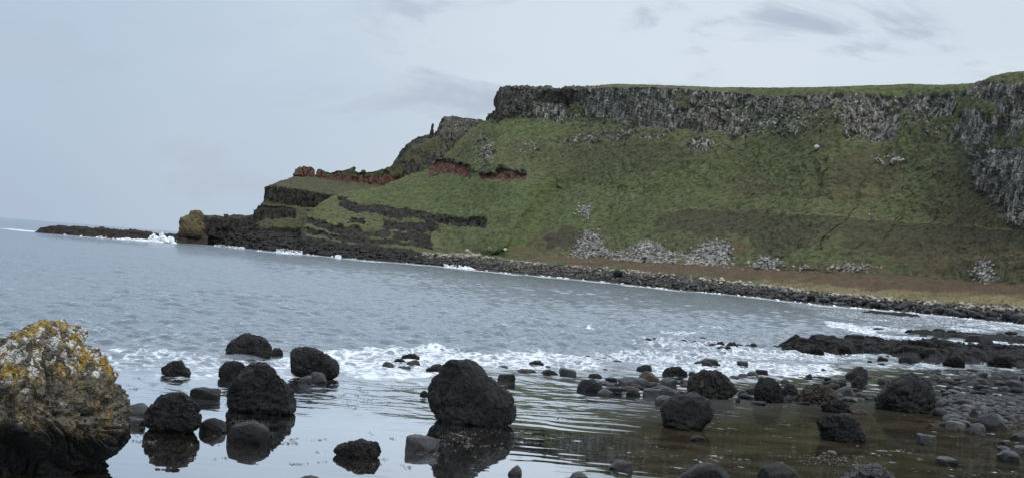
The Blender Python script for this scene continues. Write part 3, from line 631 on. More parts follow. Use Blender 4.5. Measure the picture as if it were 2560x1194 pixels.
# x0,y0,x1,y1, kind, material, label
G, K, Bn, PL = M_GREY, M_BLACK, M_BROWN, M_PALE
MEDIUM = [
 (670, 868, 708, 889, 'c', K, 'low black rock touching the right side of the farthest flat-topped boulder'),
 (400, 900, 475, 940, 'c', K, 'angular dark rock alone in the foam left of the tall craggy boulder'),
 (747, 932, 785, 958, 'r', G, 'left and smaller of the two grey stones leaning on the rounded black boulder'),
 (772, 922, 818, 957, 'r', G, 'right and taller of the two grey stones leaning on the rounded black boulder'),
 (469, 960, 562, 999, 'b', K, 'flat-topped oblong slab left of the tall craggy boulder'),
 (318, 1000, 374, 1036, 'r', G, 'smooth grey stone between the lichen boulder and the lumpy boulder'),
 (318, 1034, 366, 1066, 'b', G, 'wet sloping slab at the foot of the lichen boulder'),
 (496, 1034, 567, 1080, 'r', K, 'smooth rounded stone right of the lumpy boulder'),
 (568, 1033, 678, 1110, 'r', K, 'large smooth dome-shaped stone in front of the tall craggy boulder'),
 (1000, 1080, 1111, 1130, 'b', G, 'wet flat-topped block in front of the largest boulder'),
 (1050, 973, 1072, 990, 'c', K, 'small black lump at the left foot of the largest boulder'),
 (1062, 905, 1112, 928, 'w', K, 'dark hump peeping out behind the left of the largest boulder'),
 (950, 900, 986, 918, 'r', G, 'rounded stone at the left of the small cluster in the foam'),
 (1000, 883, 1052, 897, 'c', K, 'jagged rock at the back of the small cluster in the foam'),
 (982, 895, 1016, 906, 'c', K, 'wet lump in the middle of the small cluster in the foam'),
 (1014, 897, 1054, 915, 'r', Bn, 'brownish stone at the right of the small cluster in the foam'),
 (987, 914, 1033, 922, 'r', G, 'flat stone at the front of the small cluster in the foam'),
 (1240, 924, 1300, 956, 'b', K, 'dark squat block just right of the largest boulder'),
 (1240, 912, 1276, 919, 'r', G, 'flat wet stone behind the squat block'),
 (1318, 900, 1361, 914, 'c', K, 'ragged low rock awash right of the largest boulder'),
 (1368, 899, 1400, 908, 'r', K, 'low dark stone awash beside the ragged rock'),
 (1360, 912, 1379, 919, 'r', G, 'small stone in the foam under the ragged rock'),
 (1285, 920, 1340, 931, 'r', Bn, 'flat brown stone awash, first of the row of three slabs'),
 (1342, 922, 1397, 937, 'w', K, 'dark slab, middle of the row of three in the foam'),
 (1382, 918, 1445, 939, 'b', G, 'thick slab, right end of the row of three in the foam'),
 (1463, 887, 1477, 894, 'w', K, 'tiny pointed rock alone out in the waves'),
 (1500, 892, 1520, 899, 'r', Bn, 'tiny brown rock out in the waves'),
 (1526, 899, 1559, 909, 'r', K, 'low flat rock out in the waves ahead of the stone row'),
 (1504, 920, 1520, 926, 'r', Bn, 'tiny brown stone in the foam above the egg-shaped stone'),
 (1590, 905, 1634, 929, 'r', K, 'dark rounded rock at the back of the stone bank'),
 (1464, 932, 1513, 945, 'b', K, 'narrow slab lying behind the egg-shaped stone'),
 (1442, 940, 1506, 977, 'r', K, 'large smooth egg-shaped stone at the left end of the stone bank'),
 (1491, 969, 1535, 990, 'r', G, 'smooth grey oval stone in front of the egg-shaped stone'),
 (1505, 963, 1564, 984, 'b', K, 'dark ragged slab behind the grey oval stone'),
 (1508, 940, 1546, 955, 'r', K, 'low stone between the egg-shaped stone and the long slab'),
 (1538, 938, 1626, 962, 'r', G, 'long smooth whale-backed slab in the stone bank'),
 (1593, 925, 1651, 953, 'w', Bn, 'tilted wedge stone rising behind the whale-backed slab'),
 (1640, 940, 1698, 963, 'r', G, 'smooth rounded slab right of the whale-backed slab'),
 (1655, 913, 1719, 943, 'c', K, 'rough black boulder at the back of the stone bank'),
 (1563, 968, 1602, 989, 'r', K, 'black lump in the front row of the stone bank'),
 (1598, 963, 1656, 992, 'b', G, 'flat pale-topped block in the front row of the stone bank'),
 (1645, 963, 1686, 986, 'r', G, 'leaning stone beside the flat pale-topped block'),
 (1663, 975, 1706, 986, 'r', G, 'thin flat stone just behind the knobbly boulder'),
 (1703, 978, 1722, 989, 'r', PL, 'small light grey pebble wedged behind the knobbly boulder'),
 (1718, 925, 1742, 941, 'r', K, 'small dark stone left of the domed boulder'),
 (1838, 988, 1852, 1005, 'w', K, 'little pointed black rock right of the domed boulder'),
 (1630, 983, 1688, 1014, 'r', G, 'long grey slab sloping behind the knobbly boulder'),
 (1607, 843, 1631, 853, 'r', K, 'first stone at the left end of the far stone row'),
 (1629, 841, 1650, 854, 'r', K, 'second stone of the far stone row, taller than the first'),
 (1640, 847, 1669, 855, 'c', K, 'third stone of the far row, low and ragged'),
 (1682, 849, 1702, 856, 'r', K, 'flat stone left of a pair in the far row'),
 (1697, 846, 1721, 857, 'r', K, 'rounded right-hand stone of the pair in the far row'),
 (1727, 850, 1749, 863, 'w', K, 'triangular stone standing apart in the far row'),
 (1751, 857, 1768, 865, 'r', K, 'small round stone right of the triangular one'),
 (1745, 841, 1769, 850, 'w', K, 'dark stone lying behind the far row'),
 (1773, 848, 1786, 853, 'r', Bn, 'tiny stone behind the middle of the far row'),
 (1790, 846, 1802, 852, 'r', Bn, 'tiny farthest stone beyond the far row'),
 (1769, 855, 1797, 868, 'r', K, 'left stone of the heap in the far row'),
 (1788, 852, 1812, 865, 'c', K, 'top stone of the heap in the far row'),
 (1792, 861, 1811, 872, 'r', G, 'greyer stone at the front of the heap in the far row'),
 (1809, 862, 1828, 873, 'r', K, 'round stone right below the heap in the far row'),
 (1816, 854, 1847, 867, 'c', K, 'wide rough stone right of the heap in the far row'),
 (1838, 857, 1857, 866, 'r', K, 'small stone joined to the wide rough one'),
 (1862, 859, 1881, 868, 'r', K, 'left of the last two stones of the far row'),
 (1873, 855, 1894, 868, 'r', K, 'last stone at the right end of the far row'),
 (1732, 900, 1770, 910, 'r', K, 'low stone left in the small pile behind the domed boulder'),
 (1748, 891, 1796, 912, 'r', G, 'largest stone of the small pile behind the domed boulder'),
 (1754, 898, 1781, 915, 'r', K, 'front stone of the small pile behind the domed boulder'),
 (1779, 907, 1802, 913, 'r', G, 'thin stone right in the small pile behind the domed boulder'),
 (1831, 899, 1876, 916, 'b', G, 'sea-washed slab in the surf right of the small pile'),
 (1866, 925, 1897, 942, 'r', G, 'rounded stone in the surf above the dark upright boulder'),
 (1883, 921, 1926, 937, 'b', K, 'long slab in the surf behind the dark upright boulder'),
 (1817, 935, 1850, 949, 'r', G, 'flat stone right behind the domed boulder'),
 (1843, 929, 1869, 945, 'r', G, 'round grey stone left of the surf slab'),
 (1893, 938, 1916, 950, 'r', K, 'small stone on the shoulder of the dark upright boulder'),
 (1845, 973, 1869, 985, 'r', K, 'little flat stone between the domed boulder and the upright one'),
 (1861, 964, 1897, 983, 'r', K, 'dark stone left of the upright boulder'),
 (1948, 957, 1994, 987, 'c', K, 'black rock filling the gap between the upright and the brownish boulders'),
 (1949, 943, 1976, 959, 'r', G, 'grey rounded stone sitting behind the gap-filling black rock'),
 (1958, 985, 1980, 1004, 'c', G, 'small grey broken stone in front of the gap-filling black rock'),
 (2052, 948, 2121, 963, 'r', K, 'long flat dark slab behind the brownish wedge boulder'),
 (2068, 953, 2099, 970, 'r', Bn, 'brown round stone on the shoulder of the brownish wedge boulder'),
 (2083, 960, 2136, 991, 'r', G, 'smooth grey boulder right of the brownish wedge boulder'),
 (2088, 981, 2108, 992, 'r', G, 'small grey stone at the left foot of the smooth grey boulder'),
 (2112, 915, 2174, 945, 'w', K, 'dark tilted boulder at the edge of the surf'),
 (2128, 938, 2168, 963, 'c', K, 'rock tucked under the tilted boulder at the edge of the surf'),
 (2187, 942, 2219, 959, 'w', K, 'small smooth stone left behind the cauliflower boulder'),
 (2162, 981, 2197, 998, 'b', G, 'square stone at the left foot of the cauliflower boulder'),
 (2010, 933, 2033, 944, 'w', K, 'small pointed stone in open water left of the tilted boulder'),
 (2050, 920, 2071, 930, 'w', Bn, 'small brown triangular stone in the breaking foam'),
 (2128, 1022, 2170, 1036, 'c', Bn, 'low rubble rock behind the leaning grey-black boulder'),
 (2286, 1072, 2346, 1112, 'b', G, 'squared upright block standing in the pool below the cauliflower boulder'),
 (2329, 1138, 2404, 1166, 'b', G, 'flat rectangular slab in the brown pool at the lower right'),
 (1518, 1138, 1589, 1174, 'b', G, 'wet blocky stone by itself below the ripples'),
 (1413, 1176, 1478, 1206, 'w', G, 'dark stone cut by the bottom edge right of the pointed rock'),
 (1268, 1160, 1308, 1188, 'w', G, 'small pointed dark stone near the bottom, right of the big reflection'),
 (738, 1187, 806, 1206, 'r', Bn, 'brownish stone just rising over the bottom edge'),
 (1683, 1147, 1830, 1215, 'r', K, 'broad dark boulder at the bottom below the knobbly one'),
 (1890, 1145, 2006, 1215, 'r', K, 'dark lobed boulder at the bottom, right of the broad one'),
 (2098, 1161, 2250, 1225, 'c', G, 'broken grey-black rock at the bottom below the leaning boulder'),
 (1723, 1084, 1766, 1102, 'r', K, 'stone just breaking the water under the knobbly boulder'),
 (2062, 1123, 2093, 1134, 'r', PL, 'pale flat stone awash below the leaning grey-black boulder'),
 (2487, 1118, 2556, 1156, 'r', G, 'large smooth stone at the front of the lower right heap'),
 (2494, 1097, 2536, 1112, 'b', G, 'flat stone at the back of the lower right heap'),
 (2488, 1111, 2528, 1126, 'r', G, 'narrow wet stone in the middle of the lower right heap'),
 (2530, 1106, 2580, 1134, 'b', G, 'slab at the right of the lower right heap'),
 (2526, 1068, 2590, 1102, 'r', G, 'light-topped boulder at the right edge above the lower right heap'),
 (2341, 993, 2376, 1016, 'r', G, 'upright grey stone right beside the cauliflower boulder'),
 (2376, 994, 2441, 1020, 'r', K, 'long dark slab right of the cauliflower boulder'),
 (2394, 1004, 2441, 1030, 'r', PL, 'wet pale oval stone in front of the long dark slab'),
 (2345, 1032, 2424, 1056, 'w', G, 'low spreading wet rock right below the cauliflower boulder'),
 (2348, 1050, 2424, 1073, 'b', PL, 'pale flat slab at the edge of the brown pool'),
 (2421, 1049, 2463, 1084, 'r', PL, 'smooth light grey diamond-shaped stone beside the pool'),
 (2427, 1030, 2523, 1074, 'r', K, 'large dark lozenge boulder on the right shingle'),
 (2420, 1018, 2448, 1046, 'w', K, 'small jagged shard behind the dark lozenge boulder'),
 (2481, 1010, 2514, 1029, 'r', G, 'rounded stone right behind the dark lozenge boulder'),
 (2500, 1002, 2556, 1022, 'b', G, 'long grey stone behind the cracked pale one'),
 (2518, 1013, 2551, 1036, 'c', PL, 'cracked pale stone on the right shingle'),
 (2462, 1000, 2496, 1014, 'r', G, 'low stone left of the long grey stone on the shingle'),
 (2545, 1012, 2575, 1034, 'r', G, 'stone cut by the right edge beside the cracked pale one'),
 (2374, 964, 2405, 980, 'r', K, 'round dark stone alone in the shallow water right of the cauliflower boulder'),
 (2497, 964, 2530, 977, 'w', G, 'low pointed stone in the right shallows'),
 (2506, 981, 2543, 994, 'r', K, 'flat dark stone behind the long grey stone'),
 (2476, 920, 2544, 946, 'r', G, 'largest smooth grey slab in the upper right stones'),
 (2416, 933, 2452, 947, 'r', G, 'grey stone left of the brownish one in the upper right stones'),
 (2433, 927, 2476, 942, 'r', Bn, 'brownish smooth stone left of the largest grey slab'),
 (2425, 943, 2479, 957, 'r', K, 'long dark stone in front of the brownish smooth stone'),
 (2482, 946, 2511, 961, 'r', G, 'stone under the left end of the largest grey slab'),
 (2509, 945, 2557, 966, 'r', G, 'rounded slab under the right end of the largest grey slab'),
 (2424, 950, 2448, 961, 'r', G, 'small stone below the left end of the long dark stone'),
 (2401, 926, 2424, 935, 'r', G, 'small flat stone at the left of the upper right stones'),
 (2339, 943, 2361, 953, 'r', K, 'dark pebble behind the right shoulder of the cauliflower boulder'),
 (2363, 945, 2389, 956, 'r', G, 'grey rounded pebble next to the dark pebble behind the cauliflower boulder'),
 (2324, 936, 2348, 944, 'r', G, 'flat pebble in the water behind the cauliflower boulder'),
 (2380, 952, 2398, 960, 'r', K, 'tiny dark pebble right of the grey rounded pebble'),
 (2305, 1000, 2325, 1010, 'r', G, 'tiny stone half hidden by the cauliflower boulder'),
 (0, 833, 12, 866, 'c', K, 'dark rock sliver behind the lichen boulder at the left edge'),
 (2198, 893, 2222, 902, 'c', K, 'first low rock in the foam in front of the black ledge'),
 (2190, 905, 2216, 914, 'r', K, 'second low rock in the foam, nearer than the first'),
 (2188, 888, 2208, 895, 'r', K, 'small black knob in the foam left of the first low rock'),
 (2166, 899, 2182, 905, 'r', K, 'tiny black knob in the foam at the left before the ledge'),
 (2320, 905, 2345, 911, 'r', G, 'flat grey stone in the water before the black ledge'),
 (2403, 833, 2482, 858, 'r', K, 'long black hump on the outer reef'),
 (2510, 824, 2545, 838, 'r', K, 'rounded brown-black rock on the outer reef near the right edge'),
 (2486, 830, 2516, 838, 'r', Bn, 'low brown rock beside the rounded one on the outer reef'),
 (2176, 818, 2210, 824, 'r', Bn, 'thin brown rock in the wash left of the outer reef'),
]
small_cat = 'stone'
for (x0, y0, x1, y1, kd, m, lab) in MEDIUM:
    big = (x1 - x0) > 45
    big_rock(box_outline(x0, y0, x1, y1, kd), y1, lab, .8 if kd != 'b' else .7, 5 if big else 4, {'r': .8, 'b': .7, 'w': .7, 'c': .6}[kd],
             {'r': 'round', 'b': 'block', 'w': 'round', 'c': 'crag'}[kd], m, 'boulder' if big and ('boulder' in lab or 'block' in lab or 'rock' in lab) else 'stone',
             'boulder' if big and ('boulder' in lab or 'block' in lab or 'rock' in lab) else 'stone', 3.4 if kd == 'b' else 2.8)

# --- the black ledges (reef platforms) inshore on the right
def ledge(name, poly_top, poly_bot, hgt, label, seed, step=1.0, rough=1.0, nrow=70, mat=None):
    """footprint between two photo lines lying on the water; height noise in metres"""
    x0, x1 = poly_top[0][0], poly_top[-1][0]
    px = np.arange(x0, x1 + .1, step)
    yt = np.interp(px, [p[0] for p in poly_top], [p[1] for p in poly_top]); yb = np.interp(px, [p[0] for p in poly_bot], [p[1] for p in poly_bot])
    jx = px * .35; a0 = np.stack([jx * .12, jx * 0, jx * 0], 1); yt = yt + fbm(a0, 3, seed + 50) * 4; yb = yb + fbm(a0 * 1.3 + 9, 3, seed + 51) * 6
    yb = np.maximum(yb, yt + 1.5)
    a = water(px, yb); b = water(px, yt)
    nrow = int(nrow * 1.6)
    t = np.linspace(0, 1, nrow)[None, :, None]
    P = a[:, None] * (1 - t) + b[:, None] * t
    V = P.reshape(-1, 3)
    u = ((px - x0) / (x1 - x0))[:, None] * np.ones((1, nrow)); tt = np.ones((len(px), 1)) * t[0, :, 0][None]
    edge = np.minimum(np.minimum(tt, 1 - tt) * 4, np.minimum(u * 14, (1 - u) * 14)).clip(0, 1).reshape(-1)
    W_ = V + np.stack([fbm(V * .5, 2, seed + 60), fbm(V * .5, 2, seed + 61), V[:, 2] * 0], 1) * 1.2
    d1, d2, r = cell(W_ * np.array([.30, .36, 1]) + np.array([0, 0, .5]), seed + 3); e1, e2, q = cell(W_ * np.array([.8, .95, 1]) + np.array([0, 0, .5]), seed + 7)
    dm = np.sqrt(np.clip(1 - (d1 / .95) ** 2, 0, 1)) * (.25 + r); de = np.sqrt(np.clip(1 - (e1 / .9) ** 2, 0, 1)) * (.3 + q)
    z = hgt * (-.35 + .45 * edge + .55 * dm * edge + .30 * de * edge) + .07 * fbm(V * 2.6, 3, seed + 1)
    z = np.where(edge <= 0, -.6, z)
    V[:, 2] = z
    me = new_mesh(name, V, grid_faces(len(px), nrow), mat or M_LEDGE, True)
    return link(name, me, label=label, category='rock ledge')
ledge('rock_ledge', [(1925, 866), (1960, 864), (2040, 861), (2110, 858), (2200, 860), (2300, 864), (2420, 869), (2560, 878), (2640, 885), (2800, 900)],
      [(1925, 872), (1985, 883), (2080, 890), (2150, 891), (2210, 892), (2270, 905), (2380, 918), (2450, 912), (2560, 925), (2640, 938), (2800, 950)], 1.35,
      'broad black rock ledge running in from the right edge through the surf', 401, .8, 1.0, 110)
ledge('rock_ledge', [(2255, 826), (2320, 828), (2400, 832), (2560, 842), (2700, 850)], [(2255, 832), (2300, 843), (2380, 850), (2440, 852), (2560, 862), (2700, 876)], .55,
      'thin brown-black outer reef lying between white wash and the broad ledge', 431, .8, .8, 90, None)
ledge('rock_ledge', [(2150, 779), (2200, 779), (2260, 783), (2305, 789)], [(2150, 781), (2180, 785), (2240, 791), (2305, 793)], .5,
      'small low reef off the far boulder shore', 451, .5, .8, 40)
HUMPS = [(2045, 846, 2116, 873, 'large rounded hump on the left of the broad ledge'), (2144, 837, 2224, 866, 'highest rounded hump of the broad ledge'), (2000, 851, 2036, 876, 'dark knob left of the large rounded hump'),
 (2083, 863, 2132, 886, 'smooth hump on the seaward front of the broad ledge'), (2298, 843, 2352, 858, 'flattened hump at the back of the broad ledge'), (2120, 843, 2148, 856, 'small knob between the two largest humps'),
 (2356, 889, 2412, 916, 'rounded boulder at the front edge of the broad ledge'), (2240, 887, 2294, 909, 'lumpy boulder at the front left of the broad ledge'), (2222, 849, 2248, 862, 'small knob right of the highest hump'),
 (2467, 890, 2530, 916, 'dark boulder at the front right of the broad ledge'), (1953, 856, 1982, 875, 'small boulder near the left tip of the broad ledge'), (2190, 890, 2216, 902, 'dark lump off the front of the broad ledge'),
 (2440, 852, 2502, 872, 'broad hump at the back right of the broad ledge'), (2327, 818, 2364, 832, 'rounded rock on the back of the outer reef'), (2258, 822, 2290, 832, 'small rock at the left tip of the outer reef'),
 (2360, 824, 2396, 838, 'long low rock on the middle of the outer reef'), (1925, 860, 1948, 872, 'first small rock at the left tip of the broad ledge'), (1984, 862, 2012, 880, 'knob at the water edge beside the dark knob'),
 (2016, 868, 2062, 886, 'ragged rock at the front left of the broad ledge'), (2500, 862, 2556, 884, 'hump near the right edge on the broad ledge'), (2290, 866, 2350, 900, 'rough rise in the middle of the broad ledge'), (2390, 862, 2440, 890, 'rough rise right of the middle of the broad ledge')]
for i, (x0, y0, x1, y1, lab) in enumerate(HUMPS):
    big_rock(box_outline(x0, y0, x1, y1, 'r' if i % 3 else 'c'), y1, lab, .8, 5, .7, 'round' if i % 3 else 'crag', M_LEDGE)

# ------------------------------------------------------------------ copies: dark boulders of the far shore
def proto_rock(seed, sub, amp, style, sq=(1, 1, .7)):
    V, Fc = ico(sub)
    V = V * np.array(sq)
    V = facet(V, seed, 12, .84, .95, .95)
    n = V / np.linalg.norm(V, axis=1)[:, None]
    return V + n * craggy(V, seed, 1.0, amp, style)[:, None], Fc
protos = []
for k in range(8):
    V, Fc = proto_rock(500 + k, 3, 1.3, 'block' if k % 2 else 'round', (1, .8, .62 + .06 * (k % 4)))
    protos.append(new_mesh('shore_boulder', V, Fc, M_BLACK if k % 3 else M_GREY, True))
rg = np.random.default_rng(3)
def shore_band(n, xa, xb, lo, hi, smin, smax, label, group, bias=1.0):
    for k in range(n):
        px = xa + (xb - xa) * ((k + rg.random()) / n)
        t = rg.random() ** bias
        sy = shore_y(px); by = np.interp(px, [q[0] for q in BEACH], [q[1] for q in BEACH])
        py = sy + (by - sy) * (lo + (hi - lo) * t)
        p = on_hill(px, py)[0]
        r = rg.uniform(smin, smax)
        o = link('shore_boulder', protos[rg.integers(0, 8)], (p[0], p[1], max(p[2], -.2) + r * .2), label=label, category='boulder', group=group)
        o.scale = (r * rg.uniform(.9, 1.5), r, r * rg.uniform(.8, 1.1)); o.rotation_euler = (rg.uniform(-.2, .2), rg.uniform(-.2, .2), rg.uniform(0, 6.28))
shore_band(205, 1880, 2600, 0.0, .60, .9, 1.75, 'dark wet boulder banked along the far shore below the reeds', 'dark boulders along the far shore', 1.0)
shore_band(60, 1560, 1880, 0.0, .45, .7, 1.2, 'dark boulder along the middle shore below the green turf strip', 'dark boulders along the middle shore', 1.0)

def strew(n, x0, x1, y0, y1, smin, smax, label, group, tilt=0.0, seed=5):
    r_ = np.random.default_rng(seed)
    for k in range(n):
        x = r_.uniform(x0, x1); y = r_.uniform(y0, y1) + tilt * (x - x0)
        p = water(x, y); q = r_.uniform(smin, smax) ** 1.0
        o = link('stone', stone_protos[r_.integers(0, 8)], (p[0], p[1], q * .12), label=label, category='stone', group=group)
        o.scale = (q * r_.uniform(1, 1.6), q, q * r_.uniform(.7, 1)); o.rotation_euler = (r_.uniform(-.25, .25), r_.uniform(-.25, .25), r_.uniform(-.6, .6))
stone_protos = []
for k in range(8):
    V, Fc = ico(4); V = facet(V * np.array([1, .8, .55]), 900 + k, 12, .84, .95, .95)
    n_ = V / np.linalg.norm(V, axis=1)[:, None]; V = V + n_ * craggy(V, 900 + k, 1.0, .8, 'block')[:, None]
    stone_protos.append(new_mesh('stone', V, Fc, (M_GREY, M_BLACK, M_BROWN, M_GREY)[k % 4], True))
strew(85, 2330, 2590, 925, 1075, .18, .55, 'small wet stone scattered among the larger ones right of the cauliflower boulder', 'small stones on the right-hand bank', 0, 5)
strew(28, 1500, 1720, 950, 990, .15, .40, 'small stone filling the gaps of the stone bank left of the domed boulder', 'small stones of the stone bank', 0, 6)
strew(26, 1860, 2180, 985, 1012, .15, .40, 'small stone at the waterline between the upright boulder and the cauliflower boulder', 'small stones between the boulders', 0, 7)
strew(16, 2000, 2420, 925, 975, .12, .35, 'small stone awash in the shallows behind the cauliflower boulder', 'small stones awash', 0, 8)

# ------------------------------------------------------------------ stuff: scree, shingle, surf
def scatter(name, pts, sizes, mat, label, cat, sub=1, jit=.35, flat=.7, seed=1):
    V0, F0 = ico(sub); r = np.random.default_rng(seed)
    nV = len(V0); n = len(pts)
    S = sizes[:, None, None] * r.uniform(.7, 1.3, (n, 1, 3)) * np.array([1, 1, flat])
    VV = V0[None] * (1 + r.uniform(-jit, jit, (n, nV, 1)))
    a = r.uniform(0, 6.28, n); c, s = np.cos(a)[:, None], np.sin(a)[:, None]
    X = VV * S; X = np.stack([X[..., 0] * c - X[..., 1] * s, X[..., 0] * s + X[..., 1] * c, X[..., 2]], -1) + pts[:, None]
    FF = (F0[None] + (np.arange(n) * nV)[:, None, None]).reshape(-1, 3)
    me = new_mesh(name, X.reshape(-1, 3), FF, mat, False)
    return link(name, me, kind='stuff', label=label, category=cat)
def stone_mat(name, a, b, c):
    s = N(name); g = s.geo(); v = s.n('TexVoronoi', Vector=g, Scale=.8).outputs['Color']; q = s.sep(v)
    col = s.mix(s.ramp(q[0], .2, .8), a, b); col = s.mix(s.ramp(q[1], .7, .8), col, c)
    col = s.mix(s.ramp(s.noise(g, 3, 3), .4, .7, 0, .5), col, a)
    return s.finish(col, .85, None, .2)
M_SCREE = stone_mat('scree_stone', (.19, .182, .168), (.36, .345, .315), (.09, .086, .078))
M_SHING = stone_mat('shingle_stone', (.040, .037, .036), (.10, .094, .088), (.22, .20, .17))
M_CREAM = stone_mat('cream_beach_stone', (.20, .18, .145), (.42, .38, .31), (.10, .09, .08))
def region_pts(n, cx, cy, rx, ry, seed, shape='tri'):
    r = np.random.default_rng(seed)
    if shape == 'tri':
        v = r.random(n) ** .6; u = (r.random(n) - .5) * 2 * (.12 + .88 * v)
        return cx + u * rx, cy - ry + 2 * ry * v
    a = r.random(n) * 6.283; d = np.sqrt(r.random(n)) * (1 + .25 * np.sin(a * 5))
    return cx + np.cos(a) * d * rx, cy + np.sin(a) * d * ry
PX, PY = [], []
for i, (n, cx, cy, rx, ry, shp) in enumerate(((900, 1475, 610, 52, 32, 'tri'), (200, 1540, 634, 40, 9, 'o'), (1200, 1625, 630, 90, 26, 'tri'), (1100, 1772, 635, 64, 26, 'tri'), (350, 1795, 622, 32, 20, 'o'), (250, 1918, 655, 36, 14, 'tri'), (130, 2135, 668, 60, 8, 'o'), (240, 2465, 680, 22, 26, 'o'), (110, 1466, 532, 13, 18, 'o'), (120, 1216, 375, 18, 40, 'o'), (60, 2000, 668, 120, 5, 'o'), (40, 1320, 372, 60, 18, 'o'), (60, 1980, 300, 100, 30, 'o'), (40, 2220, 400, 50, 12, 'o'))):
    x, y = region_pts(n, cx, cy, rx, ry, 40 + i, shp); PX.append(x); PY.append(y)
PX = np.concatenate(PX); PY = np.concatenate(PY); _k = rg.random(len(PX)) < .3; PX = PX + _k * rg.normal(0, 13, len(PX)); PY = PY + _k * rg.normal(-1, 6, len(PX)); PY = np.minimum(PY, np.interp(PX, [q[0] for q in BACK], [q[1] for q in BACK]) + 3)
pts = on_hill(PX, PY); pts[:, :2] += rg.uniform(-.6, .6, (len(pts), 2))
scatter('scree', pts + np.array([0, -.1, .05]), rg.uniform(.30, .80, len(pts)) ** 1.6, M_SCREE, 'pale broken scree stones fanned out at the foot of the green slope', 'scree', 1, .4, .8, 5)
# shingle on the storm beach
n = 9000; x = rg.uniform(1060, 2600, n) ; x = np.where(rg.random(n) < .45, rg.uniform(1060, 1700, n), x)
t = rg.random(n); y = shore_y(x) + (np.interp(x, [q[0] for q in BEACH], [q[1] for q in BEACH]) - shore_y(x)) * (.15 + .95 * t)
pts = on_hill(x, y); scatter('shingle', pts + np.array([0, -.2, .2]), rg.uniform(.18, .52, n), M_SHING, 'grey shingle and cobbles heaped along the far beach', 'shingle', 1, .35, .7, 6)
n = 1500; x = rg.uniform(1040, 2600, n); x = np.where(rg.random(n) < .3, rg.uniform(1060, 1200, n), x)
y = np.interp(x, [q[0] for q in BEACH], [q[1] for q in BEACH]) + rg.normal(1.5, 2.2, n) - np.where(x < 1200, rg.uniform(0, 6, n), 0)
keep = (np.sin(x * .021) + np.sin(x * .057 + 1) > -.9) | (x < 1300); x, y = x[keep], y[keep]
pts = on_hill(x, y); scatter('cobbles', pts + np.array([0, -.3, .35]), rg.uniform(.25, .85, len(x)), M_CREAM, 'cream coloured stones thrown up along the top of the far beach', 'cobbles', 1, .35, .7, 7)
M_RUB = stone_mat('dark_rubble', (.016, .0155, .015), (.040, .037, .032), (.010, .010, .010))
# darker lumps on the wave cut platform
n = 900; x = rg.uniform(470, 1180, n); y = shore_y(x) - rg.random(n) ** 1.5 * np.interp(x, [470, 760, 1180], [16, 34, 20]); m = x > 760
pts = on_hill(x[m], y[m]); q_ = LV[rg.integers(10, 330, 700), rg.integers(3, 27, 700)]; pts = np.concatenate([pts, q_]); scatter('rubble', pts, rg.uniform(.5, 1.7, len(pts)), M_RUB, 'dark angular rubble on the wave-cut shelf below the terraces', 'rubble', 1, .4, .6, 8)

# individual pale blocks seen at the slope foot
for (px_, py_, r_, lab) in ((1220, 625, 1.1, 'pale block on the grass at the head of the beach, left of a pair'), (1258, 624, 1.0, 'pale block on the grass at the head of the beach, right of a pair'), (1168, 634, 1.8, 'tall pale grey block among the stones where the beach begins'), (2043, 371, 1.3, 'single white outcrop block high on the green slope'), (2236, 408, 1.4, 'single pale boulder perched mid-slope on the right'), (1546, 690, 2.2, 'black square block at the top of the middle beach')):
    p = on_hill(px_, py_)[0]
    V, Fc = proto_rock(int(px_), 4, 1.0, 'block', (1, .9, .9))
    link('boulder', new_mesh('boulder', V * r_, Fc, M_SCREE if 'black' not in lab else M_BLACK, True), (p[0], p[1] - .5, p[2] + r_ * .4), label=lab, category='boulder')

# ------------------------------------------------------------------ sea stack, chimneys
def stack():
    out = [(449, 590), (450, 566), (452, 545), (462, 541), (474, 536), (478, 528), (490, 525), (503, 528), (507, 538), (506, 552), (510, 562), (506, 575), (505, 590), (478, 592)]
    O = np.array(out, float); D = 872.0
    pts = at(O[:, 0], O[:, 1], np.full(len(O), D)); base = np.array([pts[:, 0].mean(), D, pts[:, 2].min()])
    X = pts[:, 0] - base[0]; Z = pts[:, 2] - base[2]; zc = Z.max() * .5
    ang = np.arctan2(Z - zc, X); rad = np.hypot(X, Z - zc); k = np.argsort(ang); ang, rad = ang[k], rad[k]
    ang = np.concatenate([ang - 2 * np.pi, ang, ang + 2 * np.pi]); rad = np.concatenate([rad] * 3)
    V, Fc = ico(6); R = np.interp(np.arctan2(V[:, 2], V[:, 0]), ang, rad); rr = np.hypot(V[:, 0], V[:, 2]).clip(1e-6); yy = np.abs(V[:, 1]); s = (1 - yy ** 3) ** (1 / 3)
    P = np.stack([V[:, 0] / rr * R * s, np.sign(V[:, 1]) * yy * 5.5, zc + V[:, 2] / rr * R * s], 1)
    dn = P - np.array([0, 0, zc]); dn /= np.linalg.norm(dn, axis=1)[:, None].clip(1e-6)
    P = P + dn * craggy(P, 33, 6.5, 1.15, 'knob')[:, None]
    s_ = N('yellow_lichen_rock'); g = s_.geo()
    col = s_.mix(s_.ramp(s_.noise(g, .5, 5, .7), .35, .6), (.050, .044, .036), (.17, .135, .065))
    col = s_.mix(s_.ramp(s_.noise(g, 1.4, 4, .7), .5, .7), col, (.10, .095, .07))
    col = s_.mix(s_.ramp(s_.n('SeparateXYZ', Vector=g).outputs[2], 5, 9, .6, 0), col, (.05, .04, .035))
    me = new_mesh('sea_stack', P, Fc, s_.finish(col, .9, s_.bump(s_.noise(g, 1.5, 4, .7), .8, 1), .2), False)
    link('sea_stack', me, base, label='squat yellow-lichened rock stack standing at the tip of the dark headland', category='sea stack')
stack()
